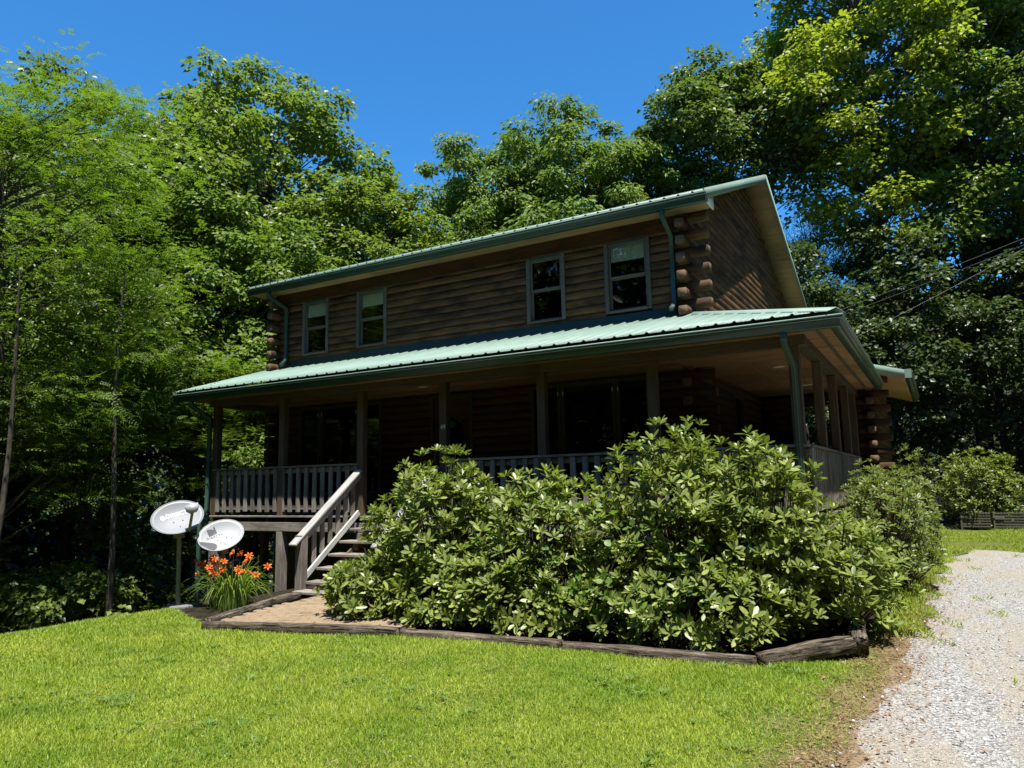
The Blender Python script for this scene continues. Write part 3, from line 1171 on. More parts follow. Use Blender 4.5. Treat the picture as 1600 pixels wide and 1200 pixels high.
# stairs
st = grp('porch_stairs')
SX0, SX1 = -5.34, -3.72
rise, run = .185, .245
for k in range(1, 7):
    z = -rise * k
    y = RY - .09 - run * (k - 1)
    if k == 6:
        z = H(-4.6, -1.0) + .09
    for q in range(2):
        box('tread', (SX0 + .06, y - run + .002 + q * .142 - .03, z - .04), (SX1 - .02, y - run + q * .142 + .105, z), 'grey_wood', st)
    box('cleat', (SX0 + .32, y - run + .02, z - .15), (SX0 + .41, y - .06, z - .042), 'porch_wood', st)
for x in (SX0 + .30, SX1 - .3):
    y0, z0 = RY - .07, -.10
    y1, z1 = RY - .09 - run * 6, -rise * 6 - .02
    board('stringer', (x, y0, z0 - .16), (x, y1 + .1, z1 - .06), .038, .2, 'porch_wood', st)
for x, nm in ((SX0 + .02, 'stair_rail'), (SX1, 'stair_rail')):
    g = empty(nm, (-3, 5, -1.2), house)
    top0, top1 = Vector((x, RY - .09, .765)), Vector((x, -1.03, -.375))
    sd = (top1 - top0).normalized()
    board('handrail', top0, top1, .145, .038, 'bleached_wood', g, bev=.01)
    nn = Vector((0, -sd.z, sd.y))
    nn = nn if nn.z > 0 else -nn
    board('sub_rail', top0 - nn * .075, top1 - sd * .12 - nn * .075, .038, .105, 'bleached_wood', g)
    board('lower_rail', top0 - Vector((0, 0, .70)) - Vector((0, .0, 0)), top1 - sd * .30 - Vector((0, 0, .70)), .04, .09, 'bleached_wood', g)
    ynew = -.80
    fz = lambda yy: top0.z + (yy - top0.y) * sd.z / sd.y
    box('newel', (x - .065, ynew - .11, H(x, ynew) - .1), (x + .065, ynew + .03, fz(ynew) - .035), 'grey_wood', g, bev=.008)
    for i in range(6):
        yy = RY - .2 - i * .175
        box('baluster', (x - .055, yy - .044, fz(yy) - .68), (x - .022, yy + .044, fz(yy) - .06), 'grey_wood', g)


# ---- windows and doors
def window(name, x0, x1, z0, z1, yf, parent, blind=None):
    g = empty(name, ((x0 + x1) / 2, yf, z0), parent)
    cw = .075
    yo = yf - .012
    box('casing', (x0 + .002, yo, z0 + .001), (x0 + cw, yf + .10, z1 - .001), 'frame_wood', g)
    box('casing', (x1 - cw, yo, z0 + .001), (x1 - .002, yf + .10, z1 - .001), 'frame_wood', g)
    box('head_trim', (x0 + cw + .001, yo + .01, z1 - .055), (x1 - cw - .001, yf + .1, z1), 'gutter_metal', g)
    box('sill', (x0 + cw + .001, yo - .012, z0 + .001), (x1 - cw - .001, yf + .1, z0 + .04), 'frame_wood', g)
    ix0, ix1, iz0, iz1 = x0 + cw, x1 - cw, z0 + .04, z1 - .055
    zm = (iz0 + iz1) / 2
    for nm, za, zb, yy in (('lower_sash', iz0, zm + .012, .062), ('upper_sash', zm - .012, iz1, .024)):
        s = .038
        ya, yb = yf + yy, yf + yy + .03
        box(nm, (ix0, ya, za), (ix0 + s, yb, zb), 'frame_wood', g, bev=.003)
        box(nm, (ix1 - s, ya, za), (ix1, yb, zb), 'frame_wood', g, bev=.003)
        box(nm, (ix0 + s, ya, za), (ix1 - s, yb, za + s), 'frame_wood', g, bev=.003)
        box(nm, (ix0 + s, ya, zb - s), (ix1 - s, yb, zb), 'frame_wood', g, bev=.003)
        box('pane', (ix0 + s, ya + .012, za + s), (ix1 - s, ya + .016, zb - s), 'glass', g, bev=.0005)
    if blind:
        box('blind', (ix0 + .03, yf + .062, iz1 - blind), (ix1 - .03, yf + .070, iz1 - .005), 'blind_cloth', g, bev=.002)
    return g


for (x0, x1, z0, z1), bl in zip(UPW, (.30, .28, .0, .28)):
    window('window', x0, x1, z0, z1, YW, house, bl)
for x0, x1, z0, z1 in BAYS:
    g = empty('picture_window', ((x0 + x1) / 2, YW, z0), house)
    w3 = (x1 - x0)
    cutsx = [x0, x0 + w3 * .27, x0 + w3 * .73, x1]
    for i in range(3):
        a, b = cutsx[i], cutsx[i + 1]
        for xa, xb, za, zb in ((a, a + .07, z0, z1), (b - .07, b, z0, z1), (a + .07, b - .07, z1 - .07, z1), (a + .07, b - .07, z0, z0 + .07)):
            box('frame', (xa + .001, YW - .008, za + .001), (xb - .001, YW + .1, zb - .001), 'dark_door', g)
        box('pane', (a + .07, YW + .05, z0 + .07), (b - .07, YW + .055, z1 - .07), 'glass', g, bev=.0005)
    for xa in cutsx[1:3]:
        for dx in (-.05, .05):
            box('latch', (xa + dx - .006, YW - .02, z1 - .22), (xa + dx + .006, YW - .009, z1 - .15), 'white_paint', g, bev=.002)
# side wall window, wing door
g = empty('side_window', (0, 5.1, .3), house)
for ya, yb, za, zb in ((4.75, 4.82, .34, 2.08), (5.48, 5.55, .34, 2.08), (4.82, 5.48, 2.01, 2.08), (4.82, 5.48, .34, .41)):
    box('frame', (-.1, ya, za), (.01, yb, zb), 'dark_door', g)
box('pane', (-.06, 4.82, .41), (-.055, 5.48, 2.01), 'glass', g, bev=.0005)

dr = empty('front_door', (-4.7, YW, 0), house)
x0, x1, z0, z1 = DOOR
box('door_frame', (x0, YW - .01, z0), (x0 + .07, YW + .12, z1 - .001), 'dark_door', dr)
box('door_frame', (x1 - .07, YW - .01, z0), (x1 - .001, YW + .12, z1 - .001), 'dark_door', dr)
box('door_frame', (x0 + .07, YW - .01, z1 - .08), (x1 - .07, YW + .12, z1 - .001), 'dark_door', dr)
# leaf with an arched glass
ax0, ax1 = x0 + .20, x1 - .20
az0, az1 = .35, 1.78
ar = (ax1 - ax0) / 2
arch = [(ax0, az0), (ax1, az0)] + [((ax0 + ax1) / 2 + ar * math.cos(q), az1 - ar + ar * math.sin(q) + .0) for q in np.linspace(0, math.pi, 17)]
outer = [(x0 + .07, 0.01), (x1 - .07, .01)] + [(np.clip((ax0 + ax1) / 2 + .6 * math.cos(q), x0 + .07, x1 - .07), np.clip(az1 - ar + .9 * math.sin(q), .01, z1 - .08)) for q in np.linspace(0, math.pi, 17)]
V, F = [], []
k = len(arch)
for yy in (YW + .045, YW + .085):
    V += [(px, yy, pz) for px, pz in arch] + [(px, yy, pz) for px, pz in outer]
for j in range(k):
    j2 = (j + 1) % k
    F += [(j, k + j, k + j2, j2), (2 * k + j, 2 * k + j2, 3 * k + j2, 3 * k + j), (j, j2, 2 * k + j2, 2 * k + j)]
mesh_obj('door_leaf', V, [np.array(F)], 'log_wood', dr)
mesh_obj('pane', [(px, YW + .062, pz) for px, pz in arch], [np.array([list(range(k))])], 'glass', dr)
sweep('glass_trim', [(px, YW + .038, pz) for px, pz in arch[1:]] + [(arch[0][0], YW + .038, arch[0][1])], [(-.012, -.01), (.012, -.01), (.012, .01), (-.012, .01)], 'dark_door', dr, up=(0, -1, 0))
box('door_handle', (x0 + .10, YW - .02, .92), (x0 + .125, YW + .0, 1.12), 'galvanised', dr)
box('handle_plate', (x0 + .09, YW + .0, .90), (x0 + .135, YW + .043, 1.16), 'galvanised', dr)
box('threshold', (x0 - .02, YW - .05, .0), (x1 + .02, YW - .002, .03), 'porch_wood', dr)

# ---- rear wing beyond the side porch
wg = grp('rear_wing')
WX = 2.20
for k in range(-6, 17):
    z = CB + k * CH
    a = .002
    b = WX + (.26 if k % 2 == 0 else -.158)
    for s0, s1 in spans(a, b, z, [(.55, 1.40, 0.0, 2.05)]):
        log((s0, YS + .078, z + CH / 2), (s1, YS + .078, z + CH / 2), wg)
    c = YS - (.24 if k % 2 == 1 else -.158)
    log((WX - .078, c, z + CH / 2), (WX - .078, YB, z + CH / 2), wg)
wd = empty('side_door', (1, YS, 0), house)
for xa, xb, za, zb in ((.55, .62, 0, 2.05), (1.33, 1.40, 0, 2.05), (.62, 1.33, 1.98, 2.05), (.62, 1.33, .0, .2)):
    box('door_frame', (xa, YS - .01, za + .001), (xb - .001, YS + .1, zb - .001), 'dark_door', wd)
box('pane', (.62, YS + .05, .2), (1.33, YS + .055, 1.98), 'glass', wd, bev=.0005)
WS = .30
WE, WZ = 2.78, 2.50
nw = Vector((WS, 0, 1)).normalized()
for a, b in cuts(YS - .34, YB + .3):
    roof_sheet('roof_panel', a + .001, b - .001, lambda y, s, h: (s + nw.x * h, y, WZ + WS * (WE - s) + nw.z * h), wg, lambda y: (.01, WE))
sweep('rake_trim', [(.02, YS - .35, WZ + WS * (WE - .02) - .055), (WE + .02, YS - .35, WZ - .06)], [(-.012, -.065), (.012, -.065), (.012, .085), (-.012, .085)], 'roof_metal', wg)
gutter([(WE + .11, YS - .36, WZ + .0), (WE + .11, YB + .3, WZ + .0)], 1, parent=wg)
box('gutter_end_cap', (WE - .0, YS - .365, WZ - .13), (WE + .12, YS - .358, WZ + .04), 'roof_metal', wg, bev=.001)
V = []
for x in (.02, WE - .02):
    zz = WZ + WS * (WE - x) - .11
    for yy in (YS - .33, YB + .2):
        V += [(x, yy, zz), (x, yy, zz - .014)]
mesh_obj('wing_soffit', V, [np.array([(0, 2, 6, 4), (1, 5, 7, 3), (0, 1, 3, 2), (4, 6, 7, 5), (0, 4, 5, 1), (2, 3, 7, 6)])], 'soffit_wood', wg)
RECT = [(-.038, -.03), (-.028, -.034), (.028, -.034), (.038, -.03), (.038, .03), (.028, .034), (.018, .028), (.008, .034), (-.008, .034), (-.018, .028), (-.028, .034), (-.038, .03)]


def downspout(path, label=None):
    o = sweep('downspout', path, RECT, 'gutter_metal', house, up=(0, -1, .02))
    if label:
        o['label'] = label
    return o


downspout([(-9.28, 1.90, 4.80), (-9.28, 1.90, 4.70), (-9.08, 2.245, 4.46), (-9.08, 2.245, 3.30), (-9.08, 2.10, 3.16)])
downspout([(-.30, 1.90, 4.80), (-.30, 1.90, 4.70), (-.27, 2.245, 4.46), (-.27, 2.245, 3.30), (-.27, 2.05, 3.19)])
downspout([(-9.25, .045, 2.22), (-9.25, .045, 2.12), (-9.14, .40, 1.88), (-9.14, .40, .12), (-9.20, .30, -.02), (-9.20, .30, -1.2), (-9.2, .30, H(-9.2, .3) + .1)])
downspout([(1.72, .045, 2.22), (1.72, .045, 2.10), (1.76, .40, 1.83), (1.76, .40, .03), (1.76, .40, -.95)])
for x, y, z in ((-9.08, 2.245, 3.7), (-.27, 2.245, 3.7), (1.76, .40, .42), (-9.14, .40, .6)):
    box('downspout_strap', (x - .042, y - .037, z), (x + .042, y - .03, z + .025), 'gutter_metal', house, bev=.001)

# ------------------------------------------------------------------ planting bed edging and landing
def timber(label, p0, p1, w, h, seed, name='landscape_timber'):
    rng = np.random.default_rng(seed)
    p0, p1 = Vector(p0), Vector(p1)
    L = (p1 - p0).length
    x, y, z = frame(p1 - p0, (0, 0, 1))
    n = 14
    prof = np.array([(-.5, -.42), (-.5, .36), (-.42, .5), (-.1, .5), (.2, .5), (.42, .48), (.5, .38), (.5, -.42), (.4, -.5), (-.4, -.5)])
    k = len(prof)
    V = []
    wob = np.cumsum(rng.normal(0, .004, (n, 2)), 0)
    for i in range(n):
        s = 1 - (.06 if i in (0, n - 1) else 0)
        jit = rng.normal(0, .018, (k, 2))
        for (a, b), (ja, jb), in zip(prof, jit):
            V.append((-L / 2 + L * i / (n - 1) + (rng.normal(0, .006) if 0 < i < n - 1 else rng.normal(0, .012)), (a * s + ja) * w + wob[i, 0], (b * s + jb) * h + wob[i, 1]))
    F = [(i * k + j, (i + 1) * k + j, (i + 1) * k + (j + 1) % k, i * k + (j + 1) % k) for i in range(n - 1) for j in range(k)]
    o = mesh_obj(name, V, [np.array(F), np.array([list(range(k))]), np.array([[(n - 1) * k + j for j in range(k)][::-1]])], 'timber_wood', None, mat4(x, y, z, (p0 + p1) / 2))
    return tag(o, label, 'timber', 'timbers edging the planting bed')


timber('weathered edging timber along the front of the tan landing', (-4.42, -3.24, -1.12), (-2.0, -2.63, -1.11), .12, .13, 1)
timber('weathered edging timber in front of the rhododendron nearest the stairs', (-1.97, -2.62, -1.12), (-.12, -2.47, -1.11), .12, .13, 2)
timber('weathered edging timber in front of the widest rhododendron', (-.10, -2.47, -1.12), (1.70, -2.37, -1.12), .12, .13, 3)
timber('cracked edging timber rising to the raised corner by the driveway', (1.73, -2.36, -1.10), (2.40, -1.66, -1.03), .13, .14, 4)
timber('short split timber end stuck up at the bed corner beside the driveway', (2.47, -1.74, -1.02), (2.36, -.80, -.99), .13, .17, 5)
timber('edging timber on the side of the tan landing by the orange lilies', (-4.47, -3.12, -1.11), (-4.92, -1.28, -1.08), .11, .13, 6)

paint('paver_tan', (.25, .185, .118), .9, .16, spec=.15, dirt=(.11, .08, .05), dirt_amt=.6)
paint('joint_sand', (.13, .095, .06), .95, .2, spec=.1)
landing = empty('landing', (-3.8, -2.2, -1.1))
tag(landing, 'tan paver landing at the foot of the stairs', None, kind='structure')
poly = [(-4.36, -3.14), (-1.9, -2.52), (-2.4, -1.0), (-4.82, -1.0)]


def inside(p, poly):
    c = False
    for (x1, y1), (x2, y2) in zip(poly, poly[1:] + poly[:1]):
        if (y1 > p[1]) != (y2 > p[1]) and p[0] < (x2 - x1) * (p[1] - y1) / (y2 - y1) + x1:
            c = not c
    return c


mesh_obj('joint_bed', [(x, y, -1.082) for x, y in poly], [np.array([[0, 1, 2, 3]])], 'joint_sand', landing)
ang = math.atan2(.62, 2.46)
ca, sa = math.cos(ang), math.sin(ang)
for r in range(-2, 26):
    for c in range(-3, 16):
        u, v = c * .206 + (.103 if r % 2 else 0), r * .105
        px, py = -4.36 + u * ca - v * sa, -3.10 + u * sa + v * ca
        if inside((px - .06, py), poly) and inside((px + .06, py), poly) and inside((px, py - .04), poly):
            a = ang + random.uniform(-.02, .02)
            d = Vector((math.cos(a), math.sin(a), random.uniform(-.02, .02)))
            p = Vector((px, py, -1.092 + random.uniform(-.005, .005)))
            board('paver', p - d * .0985, p + d * .0985, .099, .05, 'paver_tan', landing, bev=.008)

for lab, p0, p1, w_, h_ in (('grey concrete block lying under the satellite dish pole', (-6.44, -2.28, -1.20), (-6.10, -2.09, -1.19), .18, .15),
                            ('broken half concrete block in front of the dish pole', (-6.28, -2.36, -1.19), (-6.07, -2.20, -1.18), .13, .13)):
    tag(board('concrete_block', p0, p1, w_, h_, 'concrete', bev=.02), lab, 'concrete block', 'blocks at the dish pole')


# ------------------------------------------------------------------ satellite dishes
def text_mesh(body, size, shear=0.0, spacing=1.0, offset=0.0):
    cu = D.curves.new('lettering', 'FONT')
    cu.body = body
    cu.size = size
    cu.shear = shear
    cu.space_character = spacing
    cu.offset = offset
    cu.align_x = 'CENTER'
    cu.align_y = 'CENTER'
    cu.resolution_u = 3
    o = D.objects.new('lettering', cu)
    COL.objects.link(o)
    bpy.context.view_layer.update()
    me = D.meshes.new_from_object(o.evaluated_get(bpy.context.evaluated_depsgraph_get()))
    V = np.array([v.co[:2] for v in me.vertices])
    F = [tuple(p.vertices) for p in me.polygons]
    D.objects.remove(o)
    return V, F


def dish(label, centre, normal, roll, a, b, mat, foot, marks):
    root = empty('satellite_dish', foot, None, label, 'satellite dish', 'satellite dishes left of the porch')
    n = Vector(normal).normalized()
    z, r = n, Vector((0, 0, 1)).cross(n).normalized()
    u = n.cross(r)
    rr = r * math.cos(roll) + u * math.sin(roll)
    uu = u * math.cos(roll) - r * math.sin(roll)
    c = Vector(centre)
    M = mat4(rr, uu, z, c)
    dep = .055
    wf = lambda x, y: dep * ((x / a) ** 2 + (y / b) ** 2) - dep
    V, F = [], []
    rings, k = 8, 48
    for side in (0, 1):
        for i in range(rings + 1):
            q = i / rings
            for j in range(k):
                t_ = 2 * math.pi * j / k
                x, y = a * q * math.cos(t_), b * q * math.sin(t_)
                V.append((x, y, wf(x, y) - .012 * side))
        o = side * (rings + 1) * k
        for i in range(rings):
            for j in range(k):
                f = (o + i * k + j, o + (i + 1) * k + j, o + (i + 1) * k + (j + 1) % k, o + i * k + (j + 1) % k)
                F.append(f if side == 0 else f[::-1])
    for j in range(k):
        o1, o2 = rings * k, (rings + 1) * k + rings * k
        F.append((o1 + j, o2 + j, o2 + (j + 1) % k, o1 + (j + 1) % k))
    ref = mesh_obj('reflector', V, [np.array(F)], mat, root, M, smooth=True)
    # rolled rim
    mesh_obj('rim', *tubes([([(a * math.cos(t_), b * math.sin(t_), -.004) for t_ in np.linspace(0, 2 * math.pi, 49)], np.full(49, .007))], 6), mat, root, M, smooth=True)
    for nm, mk, (V2, F2), (ox, oy) in marks:
        VV = [(x + ox, y + oy, wf(x + ox, y + oy) + .0035) for x, y in V2]
        me = D.meshes.new(nm)
        me.from_pydata(VV, [], F2)
        me.materials.append(MATS[mk])
        link(D.objects.new(nm, me), root, M)
    for bx, by in ((-.06, -.04), (.06, -.04), (.0, -.14)):
        V, F = tubes([([(bx, by, wf(bx, by)), (bx, by, wf(bx, by) + .008)], [.010, .008])], 8)
        V = np.vstack([V, [(bx, by, wf(bx, by) + .010)]])
        mesh_obj('bolt', V, [F, np.array([(8 + j, 8 + (j + 1) % 8, 16) for j in range(8)])], 'galvanised', root, M)
    return root, M, rr, uu, z


def disc(r, n=28, sx=1.0):
    return np.array([(r * sx * math.cos(2 * math.pi * i / n), r * math.sin(2 * math.pi * i / n)) for i in range(n)]), [tuple(range(n))]


def globe_mark(r):
    # a round swirl: disc with a slice left out
    n = 26
    V = [(r * math.cos(q), r * math.sin(q)) for q in np.linspace(.9, 2 * math.pi + .2, n)] + [(r * .25 * math.cos(q) + r * .22, r * .25 * math.sin(q) + r * .1) for q in np.linspace(2 * math.pi + .2, .9, 10)]
    return np.array(V), [tuple(range(len(V)))]


def scaled(vf, sx, sy=None):
    return vf[0] * np.array([sx, sy or sx]), vf[1]


view = (CAM - Vector((-6.07, -2.45, .11))).normalized()
tilt = lambda v, deg: (v + Vector((0, 0, 1)) * math.tan(math.radians(deg))).normalized()
A_, B_ = .342, .262
root, M, rr, uu, zz = dish('round grey satellite dish with white lettering and a feed arm on a leaning pole', (-6.07, -2.45, .11), tilt(view, 33), math.radians(17), A_, B_, 'dish_grey', (-6.22, -2.30, -1.15),
    [('lettering', 'white_paint', text_mesh('DIRECTV', .084, 0, 1.0, .0012), (.032, .070)), ('logo', 'white_paint', globe_mark(.033), (-.178, .060))])
c = Vector((-6.07, -2.45, .11))
foot = Vector((-6.24, -2.26, -1.22))
top = c - zz * .21 - uu * .10
mesh_obj('pole', *tubes([([tuple(foot), tuple(foot.lerp(top, .5)), tuple(top)], [.030, .030, .030])], 12), 'galvanised', root, smooth=True)
board('mount', top + Vector((0, 0, -.10)), top + Vector((0, 0, .09)), .12, .10, 'galvanised', root, up=(0, 1, 0))
arm0 = c - uu * (B_ - .01) + rr * .085 - zz * .03
arm1 = c + rr * .165 - uu * .105 + zz * .25
board('feed_arm', arm0, arm1, .035, .05, 'galvanised', root, up=tuple(zz))
# the three-eyed feed head, seen from behind: a flat wedge-cornered box
hc = arm1 + uu * .03
V = []
for zq in (-.035, .035):
    for px, py in ((-.085, .045), (-.085, -.01), (-.045, -.06), (.045, -.06), (.085, -.01), (.085, .045)):
        V.append((px, py, zq))
k = 6
F4 = np.array([(i, (i + 1) % k, k + (i + 1) % k, k + i) for i in range(k)])
mesh_obj('feed_head', V, [F4, np.array([list(range(k))[::-1], list(range(k, 2 * k))])], 'grey_plastic', root, mat4(rr, uu, zz, hc))

# second, smaller white dish
A2, B2 = .310, .240
c2 = Vector((-5.65, -2.05, -.155))
sq = .115
swirl = [(-.5, .36), (-.10, .36)] + [(-.10 + .42 * math.sin(q), -.05 + .41 * math.cos(q)) for q in np.linspace(.2, 2.5, 12)] + [(-.10, -.46), (-.5, -.5)]
wing = [(.5, .55), (.30, .42), (.36, .30)] + [(.36 - .75 * s ** 1.2, .30 - .78 * s) for s in np.linspace(.1, 1, 10)] + [(.1, -.46), (.5, -.36)]
L1 = (np.array(swirl) * sq, [tuple(range(len(swirl)))[::-1]])
L2 = (np.array(wing) * sq, [tuple(range(len(wing)))])
patch = [(-A2 * .985 * math.cos(q), -B2 * .985 * math.sin(q)) for q in np.linspace(-.05, .95, 14)] + [(-A2 * .93 + .115 * math.sin(s * math.pi) * .8 + .155 * (1 - s), -B2 * (.72 - .70 * (1 - (1 - s))) if False else -B2 * .76 * (1 - s) + .012) for s in np.linspace(0, 1, 12)]
view2 = (CAM - c2).normalized()
root2, M2, r2, u2, z2 = dish('smaller white satellite dish with a black square logo above the orange lilies', tuple(c2), tilt(view2, 33), math.radians(23), A2, B2, 'dish_white', (-5.85, -1.85, -1.17),
    [('logo', 'dark_print', L1, (-.085, .118)), ('logo', 'dark_print', L2, (-.085, .118)),
     ('lettering', 'dark_print', text_mesh('DIRECTV', .050, 0, 1.2, .0), (-.075, .030)),
     ('lettering', 'dark_print', text_mesh('Slimline', .060, .35, 1.0, -.001), (.035, -.085)),
     ('dark_patch', 'dark_print', (np.array(patch), [tuple(range(len(patch)))]), (.004, .0))])
top = c2 - z2 * .20 - u2 * .08
mesh_obj('pole', *tubes([([(-5.86, -1.78, -1.25), tuple(Vector((-5.86, -1.78, -1.25)).lerp(top, .5)), tuple(top)], [.028] * 3)], 12), 'galvanised', root2, smooth=True)
board('mount', top + Vector((0, 0, -.10)), top + Vector((0, 0, .09)), .12, .10, 'galvanised', root2, up=(0, 1, 0))

# house number on the post
V2, F2 = text_mesh('49', .105, 0, 1.0, -.001)
me = D.meshes.new('house_number')
me.from_pydata([(x - 3.60, RY - .066, y + 1.40) for x, y in V2] + [(x - 3.60, RY - .0625, y + 1.40) for x, y in V2], [], F2)
me.materials.append(MATS['white_paint'])
o = link(D.objects.new('house_number', me))
tag(o, 'pale number 49 fixed to the porch post beside the front door', 'house number')


# ------------------------------------------------------------------ broad-leaved evergreen shrubs
def leaf_template(w=.34, curl=.10, fold=.10):
    ts = [.0, .22, .55, .84, 1.0]
    ws = [0, .66, 1.0, .74, 0]
    V = [(0, 0, 0)]
    for tq, wq in list(zip(ts, ws))[1:4]:
        zq = -curl * tq * tq
        V += [(tq, 0, zq - fold * wq * w * .5), (tq, wq * w / 2, zq), (tq, -wq * w / 2, zq)]
    V.append((1, 0, -curl))
    F3 = [(0, 1, 2), (0, 3, 1), (10, 8, 7), (10, 7, 9)]
    F4 = [(1, 4, 5, 2), (1, 3, 6, 4), (4, 7, 8, 5), (4, 6, 9, 7)]
    return np.array(V), np.array(F3), np.array(F4)


def project_np(P):
    d = P - np.array(CAM)
    z = d @ np.array(_F)
    return np.stack([(d @ np.array(_R)) / z, (d @ np.array(_U)) / z, z], -1)


def shrub(name, label, xy, rx, ry, ztop, nros, seed, L=.110, mat='leaf_rhododendron', npart=300, zc_f=.42, group='rhododendrons along the porch', per=(7, 10), w=.36, zlow=-.75, up_bias=.85, cat='shrub'):
    rng = np.random.default_rng(seed)
    zb = H(*xy)
    base = np.array([xy[0], xy[1], zb])
    zc = zb + zc_f * (ztop - zb)
    c = np.array([xy[0], xy[1], zc])
    rz = ztop - zc
    ph = rng.uniform(0, 6.28, 8)
    pos, ax = [], []
    while len(pos) < nros:
        u = nrm(rng.normal(size=3))
        if u[2] < zlow:
            continue
        az = math.atan2(u[1], u[0])
        lump = 1 + .10 * math.sin(4 * az + ph[0] + 2 * u[2]) + .09 * math.sin(7 * az + ph[1] + 5 * u[2]) + .07 * math.sin(9 * u[2] + ph[2] + 2 * az) + .05 * math.sin(13 * az + ph[3])
        lump += .20 * noise.noise(Vector(u) * 3.6 + Vector((seed * 3.1, 0, 0)))
        r = lump * (1 - .42 * rng.random() ** 1.7)
        r = min(r, 1.12)
        rz_ = rz if u[2] > 0 else (zc - zb) * 1.05
        q = c + u * np.array([rx, ry, rz_]) * r
        if q[2] < zb + .06:
            continue
        pos.append(q)
        ax.append(nrm(u * np.array([1 / rx, 1 / ry, .6 / rz]) * .5 + np.array([0, 0, up_bias]) + rng.normal(size=3) * .22))
    pos, ax = np.array(pos), np.array(ax)
    P, Dv, Nv, Ln = [], [], [], []
    for q, a in zip(pos, ax):
        n = rng.integers(per[0], per[1] + 1)
        t1 = nrm(np.cross(a, [.3, .5, .8]))
        t2 = np.cross(a, t1)
        a0 = rng.uniform(0, 6.28)
        sc = rng.uniform(.72, 1.2)
        for i in range(n):
            th = a0 + i * 2.399 + rng.normal(0, .15)
            el = math.radians(24 + 58 * i / n + rng.normal(0, 8))
            rad = math.cos(th) * t1 + math.sin(th) * t2
            d = a * math.cos(el) + rad * math.sin(el)
            N = a * math.sin(el) - rad * math.cos(el)
            P.append(q + a * (.03 * (1 - i / n) * sc) + rad * .008)
            Dv.append(d)
            Nv.append(N + rng.normal(size=3) * .12)
            Ln.append(L * sc * (.62 + .5 * (i / n) ** .5) * rng.uniform(.85, 1.12))
    P, Dv, Ln = np.array(P), nrm(np.array(Dv)), np.array(Ln)
    Nv = np.array(Nv)
    Nv = nrm(Nv - Dv * (Nv * Dv).sum(-1, keepdims=True))
    Sv = np.cross(Nv, Dv)
    root = empty(name, base, None, label, cat, group)
    # which leaves show largest from the front: nearest per small view cell
    pr_ = project_np(P + Dv * Ln[:, None] * .5)
    cell = np.floor(pr_[:, :2] / .009).astype(int)
    order = np.argsort(pr_[:, 2])
    seen, score = {}, np.zeros(len(P))
    facing = np.abs((Nv * nrm(np.array(CAM) - P)).sum(-1))
    for i in order:
        kk = (cell[i, 0], cell[i, 1])
        m = seen.get(kk, 0)
        seen[kk] = m + 1
        score[i] = (1.0 if m == 0 else (.25 if m == 1 else .02)) * Ln[i] * (.3 + facing[i]) / pr_[i, 2]
    pick = np.zeros(len(P), bool)
    pick[np.argsort(-score)[:npart]] = True
    T, F3, F4 = leaf_template(w)
    me = mesh_np('leaf', T, [F3, F4], mat, smooth=True)
    T2, _, _ = leaf_template(w, .22, .2)
    me2 = mesh_np('leaf', T2, [F3, F4], mat, smooth=True)
    for i in np.nonzero(pick)[0]:
        l_ = Ln[i]
        Mx = Matrix(((Dv[i][0] * l_, Sv[i][0] * l_, Nv[i][0] * l_, P[i][0]), (Dv[i][1] * l_, Sv[i][1] * l_, Nv[i][1] * l_, P[i][1]), (Dv[i][2] * l_, Sv[i][2] * l_, Nv[i][2] * l_, P[i][2]), (0, 0, 0, 1)))
        o = D.objects.new('leaf', me if i % 3 else me2)
        COL.objects.link(o)
        o.parent = root
        o.matrix_basis = Matrix.Translation(-Vector(base)) @ Mx
    r = ~pick
    Pr, Dr, Sr, Nr, Lr = P[r], Dv[r], Sv[r], Nv[r], Ln[r]
    V = Pr[:, None] + Lr[:, None, None] * (T[None, :, 0:1] * Dr[:, None] + T[None, :, 1:2] * Sr[:, None] + T[None, :, 2:3] * Nr[:, None])
    off = 11 * np.arange(len(Pr))[:, None, None]
    o = mesh_obj('foliage', V.reshape(-1, 3) - base, [(F3[None] + off).reshape(-1, 3), (F4[None] + off).reshape(-1, 4)], mat, root, Matrix.Translation(Vector(base)), smooth=True)
    o['kind'] = 'stuff'
    lines = []
    for q, a in zip(pos, ax):
        if rng.random() < .4:
            s0 = base + np.array([rng.normal(0, .12), rng.normal(0, .10), -.05])
            m = s0 * .45 + q * .55 + np.array([0, 0, -.18 * rng.random()])
            s = np.linspace(0, 1, 5)[:, None]
            lines.append(((1 - s) ** 2 * s0 + 2 * s * (1 - s) * m + s * s * q, np.linspace(.011, .0035, 5)))
    V, F = tubes(lines, 4)
    o = mesh_obj('stems', V - base, F, 'twig', root, Matrix.Translation(Vector(base)), smooth=True)
    o['kind'] = 'stuff'
    return root


